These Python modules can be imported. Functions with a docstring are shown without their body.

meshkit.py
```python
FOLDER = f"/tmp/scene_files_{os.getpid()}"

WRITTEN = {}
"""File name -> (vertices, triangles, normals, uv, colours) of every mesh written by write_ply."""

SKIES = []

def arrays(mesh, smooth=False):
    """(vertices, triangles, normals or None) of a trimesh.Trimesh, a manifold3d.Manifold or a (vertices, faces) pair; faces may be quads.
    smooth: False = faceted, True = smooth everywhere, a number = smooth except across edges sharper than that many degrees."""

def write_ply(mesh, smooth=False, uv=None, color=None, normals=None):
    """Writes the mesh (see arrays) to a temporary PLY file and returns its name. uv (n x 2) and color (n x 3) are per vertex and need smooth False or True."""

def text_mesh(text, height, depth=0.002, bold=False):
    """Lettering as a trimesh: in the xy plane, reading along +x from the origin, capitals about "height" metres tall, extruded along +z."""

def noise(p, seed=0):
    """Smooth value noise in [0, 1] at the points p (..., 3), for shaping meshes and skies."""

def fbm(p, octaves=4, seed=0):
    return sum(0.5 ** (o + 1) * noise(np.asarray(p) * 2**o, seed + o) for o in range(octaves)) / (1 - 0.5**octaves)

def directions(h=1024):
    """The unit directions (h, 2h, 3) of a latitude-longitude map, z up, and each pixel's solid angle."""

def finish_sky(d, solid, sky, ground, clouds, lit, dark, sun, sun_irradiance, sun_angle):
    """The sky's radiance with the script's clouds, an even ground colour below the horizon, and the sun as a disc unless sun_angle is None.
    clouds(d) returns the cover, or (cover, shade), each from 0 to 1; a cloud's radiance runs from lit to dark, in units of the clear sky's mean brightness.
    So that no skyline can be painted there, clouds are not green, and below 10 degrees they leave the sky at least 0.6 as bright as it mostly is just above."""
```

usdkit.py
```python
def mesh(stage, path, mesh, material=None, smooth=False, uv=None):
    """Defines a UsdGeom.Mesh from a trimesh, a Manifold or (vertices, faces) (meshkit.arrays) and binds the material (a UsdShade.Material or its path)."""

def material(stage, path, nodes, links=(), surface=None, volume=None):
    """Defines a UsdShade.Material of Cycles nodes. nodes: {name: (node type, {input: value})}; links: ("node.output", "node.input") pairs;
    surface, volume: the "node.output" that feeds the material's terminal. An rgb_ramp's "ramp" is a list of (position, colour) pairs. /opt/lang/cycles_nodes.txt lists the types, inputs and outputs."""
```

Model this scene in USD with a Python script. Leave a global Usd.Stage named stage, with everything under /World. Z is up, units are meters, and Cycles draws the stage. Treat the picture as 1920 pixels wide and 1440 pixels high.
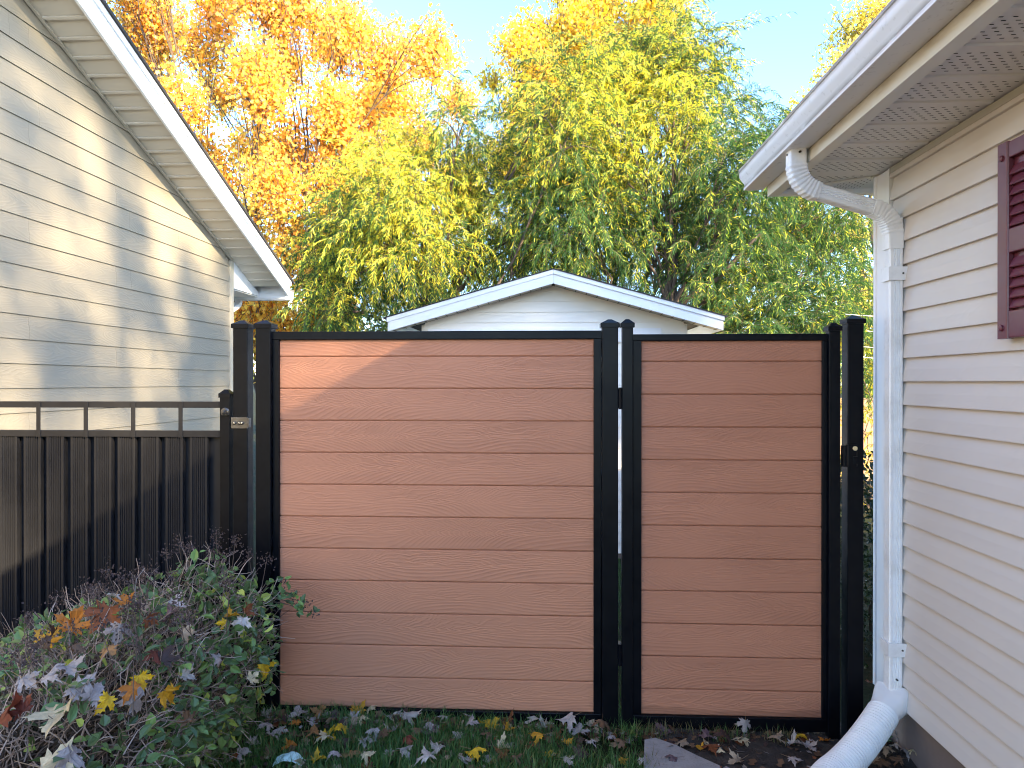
import math
import numpy as np
import trimesh
import shapely.geometry as sg
import usdkit
import meshkit
from pxr import Usd, UsdGeom, UsdLux, UsdShade, Sdf, Gf, Vt

stage = Usd.Stage.CreateInMemory()
UsdGeom.SetStageUpAxis(stage, UsdGeom.Tokens.z)
UsdGeom.SetStageMetersPerUnit(stage, 1.0)
UsdGeom.Xform.Define(stage, "/World")
UsdGeom.Scope.Define(stage, "/World/Looks")
rng = np.random.default_rng(7)

# ------------------------------------------------------------------ camera, sky, sun
F, EYE, HORIZON = 1350.0, 1.55, 716.4
YAW = math.atan(70 / F)
CY, SY = math.cos(YAW), math.sin(YAW)
cam = UsdGeom.Camera.Define(stage, "/World/camera")
cam.CreateHorizontalApertureAttr(36.0)
cam.CreateVerticalApertureAttr(27.0)
cam.CreateFocalLengthAttr(36.0 * F / 1920)
cam.CreateClippingRangeAttr(Gf.Vec2f(0.05, 2000))
cam.CreateExposureAttr(2.6)
cx = UsdGeom.Xformable(cam)
cx.AddTranslateOp().Set(Gf.Vec3d(0, 0, EYE))
cx.AddRotateZOp().Set(math.degrees(YAW))
cx.AddRotateXOp().Set(90 - math.degrees(math.atan(3.6 / F)))

SUN = np.array([1.13, -1.0, 0.634])
SUN /= np.linalg.norm(SUN)
dome = UsdLux.DomeLight.Define(stage, "/World/sky")
dome.GetPrim().SetCustomDataByKey("kind", "structure")
usdkit.material(stage, "/World/Looks/sky",
                {"t": ("sky_texture", {"sky_type": "single_scattering", "sun_disc": False, "sun_elevation": float(math.asin(SUN[2])),
                                       "sun_rotation": float(math.atan2(SUN[0], SUN[1])), "air_density": 0.8, "aerosol_density": 0.35, "ozone_density": 1.6}),
                 "h": ("hsv", {"saturation": 1.10, "value": 1.0}),
                 "b": ("background_shader", {"strength": 0.15})},
                [("t.color", "h.color"), ("h.color", "b.color")], surface="b.background")
UsdShade.MaterialBindingAPI.Apply(dome.GetPrim()).Bind(UsdShade.Material.Get(stage, "/World/Looks/sky"))
sun = UsdLux.DistantLight.Define(stage, "/World/sun")
sun.CreateIntensityAttr(1.1)
sun.CreateAngleAttr(0.5)
sun.CreateNormalizeAttr(True)
sun.CreateColorAttr(Gf.Vec3f(1.0, 0.79, 0.47))
zax = Gf.Vec3d(*map(float, SUN))
xax = Gf.Cross(Gf.Vec3d(0, 0, 1), zax).GetNormalized()
yax = Gf.Cross(zax, xax)
UsdGeom.Xformable(sun).AddTransformOp().Set(Gf.Matrix4d(*xax, 0, *yax, 0, *zax, 0, 0, 0, 0, 1))


# ------------------------------------------------------------------ helpers: where a pixel of the photograph lies in the world
def ray(px, py):
    a, b = (px - 960) / F, (HORIZON - py) / F
    return np.array([a * CY - SY, a * SY + CY, b])


def onX(px, py, X):
    r = ray(px, py)
    return r * (X / r[0]) + [0, 0, EYE]


def onY(px, py, Y):
    r = ray(px, py)
    return r * (Y / r[1]) + [0, 0, EYE]


def onZ(px, py, Z):
    r = ray(px, py)
    return r * ((Z - EYE) / r[2]) + [0, 0, EYE]


# ------------------------------------------------------------------ helpers: prims
taken, origin = {}, {}


def fresh(parent, base):
    n = taken.get((parent, base), 0)
    taken[(parent, base)] = n + 1
    return f"{parent}/{base}" + (f"_{n:03d}" if n else "")


def say(prim, **kw):
    for k, v in kw.items():
        if v:
            prim.SetCustomDataByKey(k, v)


def thing(base, label, category, loc=(0, 0, 0), group=None, kind=None):
    p = fresh("/World", base)
    x = UsdGeom.Xform.Define(stage, p)
    x.AddTranslateOp().Set(Gf.Vec3d(*map(float, loc)))
    origin[p] = np.array(loc, float)
    say(x.GetPrim(), label=label, category=category, group=group, kind=kind)
    return p


def part(base, mesh, mat, parent="/World", smooth=False, col=None, **kw):
    v, f = mesh
    v = np.asarray(v, float)
    p = fresh(parent, base)
    o = origin.get(parent, np.zeros(3))
    origin[p] = o
    if smooth:
        m = usdkit.mesh(stage, p, trimesh.Trimesh(v - o, f, process=True), mat, smooth=smooth)
    else:
        m = usdkit.mesh(stage, p, (v - o, f), mat)
    if col is not None:
        UsdGeom.PrimvarsAPI(m).CreatePrimvar("col", Sdf.ValueTypeNames.Color3fArray, "vertex").Set(Vt.Vec3fArray.FromNumpy(np.asarray(col, np.float32)))
    say(m.GetPrim(), **kw)
    return p


def join(*ms):
    vs, fs, n = [], [], 0
    for v, f in ms:
        v, f = np.asarray(v, float), np.asarray(f, int)
        if f.shape[1] == 4:
            f = np.vstack([f[:, [0, 1, 2]], f[:, [0, 2, 3]]])
        vs.append(v)
        fs.append(f + n)
        n += len(v)
    return np.vstack(vs), np.vstack(fs)


def box(x0, x1, y0, y1, z0, z1):
    v = np.array([[x, y, z] for x in (x0, x1) for y in (y0, y1) for z in (z0, z1)], float)
    f = np.array([[0, 1, 3, 2], [4, 6, 7, 5], [0, 4, 5, 1], [2, 3, 7, 6], [0, 2, 6, 4], [1, 5, 7, 3]])
    return v, np.vstack([f[:, [0, 1, 2]], f[:, [0, 2, 3]]])


def extrude(poly, axis, a, b):
    """poly: points in (y,z) for axis x, (x,z) for axis y, (x,y) for axis z; any simple polygon."""
    g = sg.Polygon(poly)
    g = sg.polygon.orient(g)
    m = trimesh.creation.extrude_polygon(g, b - a, engine="earcut")
    v, f = np.array(m.vertices), np.array(m.faces)
    u, w, t = v[:, 0], v[:, 1], v[:, 2] + a
    if axis == "x":
        return np.stack([t, u, w], 1), f
    if axis == "y":
        return np.stack([u, t, w], 1), f[:, ::-1]
    return np.stack([u, w, t], 1), f


def rrect(x0, x1, y0, y1, r, n=3):
    pts = []
    for cx_, cy_, a0 in ((x1 - r, y1 - r, 0), (x0 + r, y1 - r, 90), (x0 + r, y0 + r, 180), (x1 - r, y0 + r, 270)):
        for k in range(n + 1):
            a = math.radians(a0 + 90 * k / n)
            pts.append((cx_ + r * math.cos(a), cy_ + r * math.sin(a)))
    return pts


def cbox(x0, x1, y0, y1, z0, z1, axis="x", r=0.003, n=2):
    """A bar with rounded long edges."""
    if axis == "x":
        return extrude(rrect(y0, y1, z0, z1, r, n), "x", x0, x1)
    if axis == "y":
        return extrude(rrect(x0, x1, z0, z1, r, n), "y", y0, y1)
    return extrude(rrect(x0, x1, y0, y1, r, n), "z", z0, z1)


def tubes(P, Rad, n=3):
    """P (N,K,3), Rad (N,K): N tubes of K rings with n sides."""
    P, Rad = np.asarray(P, float), np.asarray(Rad, float)
    N, K = P.shape[:2]
    T = np.gradient(P, axis=1)
    T /= np.maximum(np.linalg.norm(T, axis=2, keepdims=True), 1e-9)
    ref = np.where(np.abs(T[..., 2:3]) > 0.85, np.array([1.0, 0, 0]), np.array([0, 0, 1.0]))
    U = np.cross(T, ref)
    U /= np.maximum(np.linalg.norm(U, axis=2, keepdims=True), 1e-9)
    V = np.cross(T, U)
    a = np.arange(n) * 2 * np.pi / n
    ring = P[:, :, None] + Rad[:, :, None, None] * (np.cos(a)[None, None, :, None] * U[:, :, None] + np.sin(a)[None, None, :, None] * V[:, :, None])
    v = ring.reshape(-1, 3)
    i, k, j = np.meshgrid(np.arange(N), np.arange(K - 1), np.arange(n), indexing="ij")
    A = (i * K + k) * n + j
    B = (i * K + k) * n + (j + 1) % n
    q = np.stack([A, A + n, B + n, B], -1).reshape(-1, 4)
    return v, np.vstack([q[:, [0, 1, 2]], q[:, [0, 2, 3]]])


def tube(pts, rad, n=8, caps=True):
    pts = np.asarray(pts, float)
    rad = np.broadcast_to(np.asarray(rad, float), (len(pts),))
    v, f = tubes(pts[None], rad[None], n)
    if caps:
        k = len(v)
        v = np.vstack([v, pts[:1], pts[-1:]])
        L = k - n
        f = np.vstack([f, [[k, j, (j + 1) % n] for j in range(n)], [[k + 1, L + (j + 1) % n, L + j] for j in range(n)]])
    return v, f


def sweep(section, pts, up=(0, 0, 1), scale=None, side=None):
    """A closed section (list of (u,v)) swept along pts; u runs along side, v along the normal. Capped."""
    S = np.asarray(section, float)
    P = np.asarray(pts, float)
    T = np.gradient(P, axis=0)
    T /= np.linalg.norm(T, axis=1, keepdims=True)
    sd = np.asarray(side, float)
    U = sd[None] - T * (T @ sd)[:, None]
    U /= np.linalg.norm(U, axis=1, keepdims=True)
    V = np.cross(T, U)
    sc = np.ones(len(P)) if scale is None else np.asarray(scale)
    v = (P[:, None] + sc[:, None, None] * (S[None, :, :1] * U[:, None] + S[None, :, 1:] * V[:, None])).reshape(-1, 3)
    n, K = len(S), len(P)
    k, j = np.meshgrid(np.arange(K - 1), np.arange(n), indexing="ij")
    A, B = k * n + j, k * n + (j + 1) % n
    q = np.stack([A, B, B + n, A + n], -1).reshape(-1, 4)
    f = np.vstack([q[:, [0, 1, 2]], q[:, [0, 2, 3]]])
    b = len(v)
    v = np.vstack([v, P[:1], P[-1:]])
    f = np.vstack([f, [[b, (i + 1) % n, i] for i in range(n)], [[b + 1, (K - 1) * n + i, (K - 1) * n + (i + 1) % n] for i in range(n)]])
    return v, f


def bez(a, b, c, d, k=12):
    t = np.linspace(0, 1, k)[:, None]
    a, b, c, d = map(np.asarray, (a, b, c, d))
    return a * (1 - t) ** 3 + 3 * b * t * (1 - t) ** 2 + 3 * c * t * t * (1 - t) + d * t ** 3


def rounded_path(pts, r, k=7):
    """A polyline with its corners rounded by quadratic curves of reach r."""
    pts = [np.asarray(p, float) for p in pts]
    out = [pts[0]]
    for a, b, c in zip(pts, pts[1:], pts[2:]):
        u, w = (a - b) / np.linalg.norm(a - b), (c - b) / np.linalg.norm(c - b)
        p, q = b + u * r, b + w * r
        for t in np.linspace(0, 1, k):
            out.append(p * (1 - t) ** 2 + b * 2 * t * (1 - t) + q * t * t)
    out.append(pts[-1])
    return np.array(out)


# ------------------------------------------------------------------ helpers: materials
class Ref(str):
    pass


class G:
    def __init__(self):
        self.nodes, self.links = {}, []

    def n(self, kind, out, **kw):
        name = f"{kind}_{len(self.nodes)}"
        self.nodes[name] = (kind, {k: v for k, v in kw.items() if not isinstance(v, Ref)})
        self.links += [(str(v), f"{name}.{k}") for k, v in kw.items() if isinstance(v, Ref)]
        return Ref(f"{name}.{out}")

    def m(self, op, a, b=0.0, c=0.0):
        return self.n("math", "value", math_type=op, value1=a, value2=b, value3=c)

    def pos(self):
        return self.n("geometry", "position")

    def xyz(self, v):
        s = self.n("separate_xyz", "x", vector=v)
        b = s.split(".")[0]
        return Ref(b + ".x"), Ref(b + ".y"), Ref(b + ".z")

    def vec(self, x, y, z):
        return self.n("combine_xyz", "vector", x=x, y=y, z=z)

    def scale(self, v, s):
        return self.n("vector_math", "vector", math_type="multiply", vector1=v, vector2=s)

    def noise(self, v, scale, detail=3, rough=0.55, dist=0.0):
        return self.n("noise_texture", "fac", vector=v, scale=scale, detail=detail, roughness=rough, distortion=dist)

    def mix(self, fac, a, b, kind="mix"):
        return self.n("mix", "color", mix_type=kind, fac=fac, color1=a, color2=b)

    def ramp(self, fac, *stops):
        return self.n("rgb_ramp", "color", fac=fac, ramp=list(stops))

    def map(self, v, a, b, c=0.0, d=1.0):
        return self.n("map_range", "result", value=v, from_min=a, from_max=b, to_min=c, to_max=d, clamp=True)

    def bump(self, h, dist, strength=1.0):
        return self.n("bump", "normal", height=h, distance=dist, strength=strength)

    def rand(self):
        return self.n("object_info", "random")

    def principled(self, **kw):
        return self.n("principled_bsdf", "BSDF", **kw)

    def done(self, name, surf):
        return usdkit.material(stage, f"/World/Looks/{name}", self.nodes, self.links, surface=str(surf))


def grey(c, s):
    return tuple(x * s for x in c)


def paint(name, c, rough=0.45, var=0.06, dirt=0.0, dirtc=(0.08, 0.07, 0.055), bump=0.0, spec=0.5, scale=3.0):
    g = G()
    p = g.pos()
    col = g.mix(g.noise(p, scale, 4), grey(c, 1 - var), grey(c, 1 + var))
    if dirt:
        d = g.m("multiply", g.map(g.noise(p, 6, 6, 0.7), 0.48, 0.75), dirt)
        col = g.mix(d, col, dirtc)
    kw = {}
    if bump:
        kw["normal"] = g.bump(g.noise(p, 60, 3), bump)
    r = g.map(g.noise(p, 9, 3), 0.2, 0.8, rough * 0.85, min(1, rough * 1.15))
    return g.done(name, g.principled(base_color=col, roughness=r, specular_ior_level=spec, **kw))


def grained(name, c, axis, z0, pitch, depth, var=0.08, rough=0.6, stain=0.0, stainc=(0, 0, 0), c1=1.1, c2=900.0, spec=0.35, wet=False, ink=0.16):
    """Boards with pressed-in cathedral wood grain: long axis x or y, courses of height pitch starting at z0."""
    g = G()
    x, y, z = g.xyz(g.pos())
    L = x if axis == "x" else y
    q = g.m("divide", g.m("subtract", z, z0), pitch)
    course = g.m("floor", q)
    zl = g.m("multiply", g.m("subtract", g.m("subtract", q, course), 0.5), pitch)
    seed = g.m("add", g.m("multiply", course, 3.71), g.m("multiply", g.rand(), 13.0))
    low = g.noise(g.vec(g.m("multiply", L, 0.95), seed, g.m("multiply", z, 0.6)), 1.0, 1, 0.5)
    wob = g.noise(g.vec(g.m("multiply", L, 5.0), seed, g.m("multiply", z, 14.0)), 1.0, 3, 0.55)
    zz = g.m("add", zl, g.m("multiply", g.m("subtract", wob, 0.5), 0.022))
    vee = g.m("sqrt", g.m("add", g.m("multiply", zz, zz), 0.00012))
    way = g.m("subtract", g.m("multiply", g.m("floored_modulo", course, 2.0), 2.0), 1.0)
    f = g.m("add", g.m("multiply", low, 26.0 * c1), g.m("multiply", vee, c2 * 0.105))
    f = g.m("add", f, g.m("multiply", g.m("multiply", L, way), 9.0))
    f = g.m("add", f, g.m("multiply", wob, 4.0))
    s = g.m("sine", g.m("multiply", f, 6.2832))
    fine = g.noise(g.vec(g.m("multiply", L, 25.0), seed, g.m("multiply", z, 420.0)), 1.0, 3, 0.6)
    mask = g.map(g.noise(g.vec(g.m("multiply", L, 2.2), seed, g.m("multiply", z, 6)), 1.0, 2), 0.3, 0.62, 0.25, 1.0)
    h = g.m("add", g.m("multiply", g.m("multiply", g.m("power", g.m("add", g.m("multiply", s, 0.5), 0.5), 2.0), mask), 1.0), g.m("multiply", fine, 0.55))
    tone = g.noise(g.vec(g.m("multiply", L, 1.3), g.m("multiply", course, 0.21), g.m("multiply", z, 1.3)), 1.0, 4, 0.6)
    col = g.mix(tone, grey(c, 1 - var), grey(c, 1 + var))
    rr = g.m("add", 1 - var * 0.5, g.m("multiply", g.rand(), var))
    col = g.mix(1.0, col, g.n("combine_color", "color", r=rr, g=rr, b=rr), "multiply")
    col = g.mix(g.m("multiply", g.map(h, 0.15, 0.9, 1.0, 0.0), ink), col, grey(c, 0.55))
    rough_ = rough
    if stain:
        d = g.map(g.noise(g.vec(g.m("multiply", L, 1.1), 4.2, g.m("multiply", z, 1.4)), 1.0, 5, 0.5, 0.4), 0.47, 0.62)
        col = g.mix(g.m("multiply", d, stain), col, stainc)
    if wet:                                                     # the foot of the boards is damp, with an uneven edge
        edge = g.m("add", g.m("multiply", g.noise(g.vec(g.m("multiply", L, 3.0), 0.0, 0.0), 1.0, 3), 0.09), -0.012)
        w = g.map(g.m("subtract", edge, z), -0.004, 0.006)
        col = g.mix(g.m("multiply", w, 0.55), col, grey(c, 0.5))
    return g.done(name, g.principled(base_color=col, roughness=rough_, specular_ior_level=spec, normal=g.bump(h, depth)))


def leafmat(name, trans=0.4, rough=0.5, spec=0.4, veins=False, tint=1.15):
    g = G()
    col = g.n("attribute", "color", attribute="col")
    if veins:
        p = g.pos()
        col = g.mix(g.m("multiply", g.map(g.noise(p, 90, 4, 0.65), 0.4, 0.75), 0.35), col, (0.06, 0.045, 0.03))
    hs = g.n("hsv", "color", color=col, saturation=1.1, value=tint)
    a = g.principled(base_color=col, roughness=rough, specular_ior_level=spec)
    b = g.n("translucent_bsdf", "BSDF", color=hs)
    return g.done(name, g.n("mix_closure", "closure", fac=trans, closure1=a, closure2=b))


M = {}
M["metal"] = None
g = G()
p = g.pos()
sp = g.map(g.noise(p, 260, 2, 0.7), 0.66, 0.74)
dust = g.m("multiply", g.map(g.noise(p, 5, 5, 0.65), 0.5, 0.8), 0.45)
px_, py_, pz_ = g.xyz(p)
drip = g.m("multiply", g.map(g.noise(g.vec(g.m("multiply", px_, 60.0), g.m("multiply", py_, 60.0), g.m("multiply", pz_, 3.0)), 1.0, 3), 0.66, 0.78), 0.3)
col = g.mix(g.m("multiply", g.m("maximum", dust, drip), 0.05), (0.0025, 0.003, 0.005), (0.07, 0.072, 0.08))
col = g.mix(g.m("multiply", sp, 0.03), col, (0.3, 0.3, 0.3))
M["metal"] = g.done("black_metal", g.principled(base_color=col, roughness=g.map(g.noise(p, 7, 4), 0.25, 0.8, 0.22, 0.42), specular_ior_level=0.14, normal=g.bump(g.noise(p, 500, 2), 0.0003)))
M["fence"] = paint("fence_metal", (0.0115, 0.012, 0.0155), 0.33, 0.12, 0.12, (0.05, 0.048, 0.047), 0.0002, 0.22)
M["steel"] = paint("bright_steel", (0.018, 0.018, 0.02), 0.15, 0.5, 0.35, (0.3, 0.3, 0.3), 0.0, 0.9, scale=60)
M["brass"] = paint("brass_lock", (0.7, 0.55, 0.3), 0.25, 0.05)
M["dark"] = paint("dark_gap", (0.012, 0.012, 0.013), 0.8, 0.1)
M["board"] = grained("brown_board", (0.52, 0.236, 0.142), "x", 1.671 - 0.1524 * 12, 0.1524, 0.0012, 0.07, 0.62, 0.30, (0.465, 0.207, 0.124), 1.7, 1500.0, 0.25, ink=0.15)
M["board_gate"] = grained("brown_board_gate", (0.48, 0.210, 0.127), "x", 1.645 - 0.1524 * 12, 0.1524, 0.0012, 0.07, 0.62, 0.34, (0.40, 0.171, 0.103), 1.7, 1500.0, 0.25, True, ink=0.15)
M["siding_cream"] = grained("cream_siding", (0.272, 0.244, 0.196), "y", 1.513 - 0.15 * 14, 0.15, 0.0007, 0.03, 0.6, 0, (0, 0, 0), 0.8, 500.0, 0.3, ink=0.05)
M["siding_beige"] = grained("beige_siding", (0.58, 0.53, 0.50), "y", 1.553 - 0.1016 * 16, 0.1016, 0.00022, 0.03, 0.55, 0.22, (0.52, 0.475, 0.455), 0.25, 60.0, 0.35, ink=0.0)
M["trim_cream"] = paint("cream_trim", (0.40, 0.37, 0.31), 0.5, 0.03)
M["trim_white"] = paint("white_trim", (0.80, 0.80, 0.83), 0.4, 0.03, 0.1, (0.4, 0.38, 0.35))
M["soffit_grey"] = paint("soffit_cream", (0.52, 0.485, 0.43), 0.5, 0.04)
M["soffit_white"] = paint("soffit_white", (0.72, 0.70, 0.69), 0.5, 0.04, 0.12, (0.3, 0.28, 0.25))
M["fascia"] = paint("white_fascia", (0.70, 0.72, 0.76), 0.4, 0.03, 0.12, (0.4, 0.36, 0.3))
g = G()
p = g.pos()
x_, y_, z_ = g.xyz(p)
sm = g.noise(g.vec(g.m("multiply", x_, 30.0), g.m("multiply", y_, 6.0), g.m("multiply", z_, 30.0)), 1.0, 5, 0.65)
lowband = g.m("subtract", 1.0, g.map(g.m("absolute", g.m("subtract", z_, 2.568)), 0.0, 0.018))
topband = g.m("subtract", 1.0, g.map(g.m("absolute", g.m("subtract", z_, 2.648)), 0.0, 0.022))
stain = g.m("multiply", g.m("maximum", lowband, topband), g.map(sm, 0.2, 0.5))
spots = g.m("multiply", g.map(g.noise(p, 34, 5, 0.7), 0.58, 0.72), 0.4)
col = g.mix(g.m("maximum", g.m("multiply", stain, 1.0), spots), (0.70, 0.69, 0.70), (0.17, 0.15, 0.135))
M["gutter"] = g.done("weathered_gutter", g.principled(base_color=col, roughness=0.4))
g = G()
p = g.pos()
x_, y_, z_ = g.xyz(p)
sm = g.noise(g.vec(g.m("multiply", x_, 12.0), g.m("multiply", y_, 5.0), g.m("multiply", z_, 20.0)), 1.0, 5, 0.65)
stain = g.m("multiply", g.map(z_, 2.512, 2.548), g.map(sm, 0.25, 0.65))
col = g.mix(g.m("multiply", stain, 0.75), (0.68, 0.665, 0.63), (0.33, 0.27, 0.18))
M["stained_fascia"] = g.done("stained_fascia", g.principled(base_color=col, roughness=0.45))
M["spout"] = paint("white_downspout", (0.80, 0.80, 0.83), 0.38, 0.04, 0.4, (0.36, 0.33, 0.30))
M["hose"] = paint("white_hose", (0.82, 0.83, 0.86), 0.42, 0.03, 0.16, (0.45, 0.43, 0.4))
M["maroon"] = paint("maroon_shutter", (0.105, 0.017, 0.030), 0.36, 0.12, 0.2, (0.13, 0.08, 0.095), 0.0003, 0.75)
M["concrete_wall"] = paint("foundation_concrete", (0.15, 0.115, 0.105), 0.85, 0.12, 0.3, (0.09, 0.075, 0.065), 0.002)
M["shingle"] = paint("roof_shingle", (0.035, 0.033, 0.034), 0.9, 0.3, 0, (0, 0, 0), 0.004, scale=40)
M["shed_siding"] = paint("shed_siding", (0.80, 0.77, 0.71), 0.5, 0.03)
M["wood_fence"] = paint("weathered_fence", (0.33, 0.21, 0.14), 0.8, 0.15, 0.3, (0.16, 0.11, 0.08))
M["cable"] = paint("pale_cable", (0.7, 0.7, 0.7), 0.5, 0.03)
M["slot"] = paint("vent_slot", (0.012, 0.011, 0.011), 0.9, 0.1)
M["willow"] = leafmat("willow_leaf", 0.45, 0.5, 0.35)
M["maple"] = leafmat("maple_leaf", 0.62, 0.55, 0.3)
M["shrub"] = leafmat("shrub_leaf", 0.25, 0.42, 0.5)
M["dry"] = leafmat("fallen_leaf", 0.12, 0.6, 0.35, True, 1.0)
M["grass"] = leafmat("grass_blade", 0.3, 0.5, 0.4)
g = G()
M["twig"] = g.done("twig_bark", g.principled(base_color=g.n("attribute", "color", attribute="col"), roughness=0.8))
M["bark"] = paint("bark", (0.085, 0.06, 0.045), 0.9, 0.35, 0, (0, 0, 0), 0.006, scale=14)
g = G()
p = g.pos()
n1, n2 = g.noise(p, 2.2, 5, 0.6), g.noise(p, 38, 5, 0.7)
lawn_c = g.mix(g.map(n1, 0.4, 0.6), (0.022, 0.034, 0.012), (0.045, 0.038, 0.022))
lawn_c = g.mix(g.m("multiply", g.map(n2, 0.35, 0.7), 0.7), lawn_c, (0.018, 0.022, 0.008))
M["lawn"] = g.done("lawn", g.principled(base_color=lawn_c, roughness=0.95, specular_ior_level=0.1, normal=g.bump(n2, 0.03)))
g = G()
p = g.pos()
n1, n2 = g.noise(p, 9, 6, 0.65), g.noise(p, 90, 5, 0.7)
soil_c = g.mix(g.map(n1, 0.35, 0.7), (0.042, 0.036, 0.033), (0.085, 0.073, 0.066))
soil_c = g.mix(g.m("multiply", g.map(n2, 0.5, 0.75), 0.5), soil_c, (0.09, 0.075, 0.06))
M["soil"] = g.done("soil", g.principled(base_color=soil_c, roughness=0.95, specular_ior_level=0.15, normal=g.bump(g.m("add", n2, g.m("multiply", n1, 2.0)), 0.012)))
g = G()
p = g.pos()
n1, n2 = g.noise(p, 7, 6, 0.7), g.noise(p, 120, 4, 0.7)
con = g.mix(g.map(n1, 0.3, 0.7), (0.22, 0.205, 0.205), (0.36, 0.34, 0.34))
con = g.mix(g.m("multiply", g.map(n2, 0.55, 0.72), 0.5), con, (0.09, 0.08, 0.075))
M["slab"] = g.done("concrete_slab", g.principled(base_color=con, roughness=0.9, normal=g.bump(n2, 0.004)))


# ------------------------------------------------------------------ the ground
def gz(X, Y):
    X, Y = np.asarray(X, float), np.asarray(Y, float)
    near = -0.035 - 0.028 * np.clip(X + 1.0, 0, 2.7)
    t = np.clip((Y - 3.6) / 3.0, 0, 1)
    return near * (1 - t) - 0.13 * t


def on_ground(px, py, lift=0.0):
    z = -0.04
    for _ in range(6):
        P = onZ(px, py, z + lift)
        z = float(gz(P[0], P[1]))
    return np.array([P[0], P[1], z])


xs = np.unique(np.concatenate([[-300, -150, -80, -40, -20, -12], np.arange(-8, 8.01, 0.25), np.arange(-2, 2.2, 0.05), [12, 20, 40, 80, 150, 300]]))
ys = np.unique(np.concatenate([[-300, -150, -80, -40, -20], np.arange(-10, 16.01, 0.25), np.arange(2.4, 3.8, 0.05), [20, 40, 80, 150, 300]]))
gx, gy = np.meshgrid(xs, ys, indexing="ij")
V = np.stack([gx.ravel(), gy.ravel(), np.zeros(gx.size)], 1)
V[:, 2] = gz(V[:, 0], V[:, 1]) + (meshkit.fbm(V * [5, 5, 0], 3, 4) - 0.5) * 0.02
ii, jj = np.meshgrid(np.arange(len(xs) - 1), np.arange(len(ys) - 1), indexing="ij")
A = (ii * len(ys) + jj).ravel()
Q = np.stack([A, A + len(ys), A + len(ys) + 1, A + 1], 1)
lawn = part("ground", (V, np.vstack([Q[:, [0, 1, 2]], Q[:, [0, 2, 3]]])), M["lawn"], kind="structure")

# bare soil before the narrow gate and along the foundation
def sheet(x0, x1, y0, y1, n, inside, lift, amp, seed):
    xs_, ys_ = np.linspace(x0, x1, n), np.linspace(y0, y1, n)
    X, Y = np.meshgrid(xs_, ys_, indexing="ij")
    P = np.stack([X.ravel(), Y.ravel(), np.zeros(X.size)], 1)
    w = inside(P[:, 0], P[:, 1])
    P[:, 2] = gz(P[:, 0], P[:, 1]) + np.where(w > 0, lift + amp * meshkit.fbm(P * [9, 9, 0], 4, seed), -0.06) * 1.0
    i_, j_ = np.meshgrid(np.arange(n - 1), np.arange(n - 1), indexing="ij")
    a_ = (i_ * n + j_).ravel()
    return P, np.vstack([np.stack([a_, a_ + n, a_ + n + 1], 1), np.stack([a_, a_ + n + 1, a_ + 1], 1)])


wob = lambda x, y: 0.05 * (meshkit.fbm(np.stack([x * 9, y * 9, 0 * x], -1), 3, 9) - 0.5) * 2
part("soil_patch", sheet(0.3, 1.75, 2.3, 3.6, 90, lambda x, y: np.minimum(np.minimum(x - 0.43 + 0.3 * np.clip(3.2 - y, -1, 0), 1.68 - x), 3.5 - y) + wob(x, y), 0.014, 0.02, 3), M["soil"], kind="structure")
slab = sg.Polygon([(0.40, 2.2), (0.72, 2.2), (0.70, 3.0), (0.62, 3.08), (0.55, 3.16), (0.47, 3.22), (0.42, 3.20), (0.39, 3.0)])
sv, sf = extrude(list(slab.exterior.coords)[:-1], "z", -0.12, -0.028)
part("concrete_slab", (sv, sf), M["slab"], kind="structure")


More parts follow.
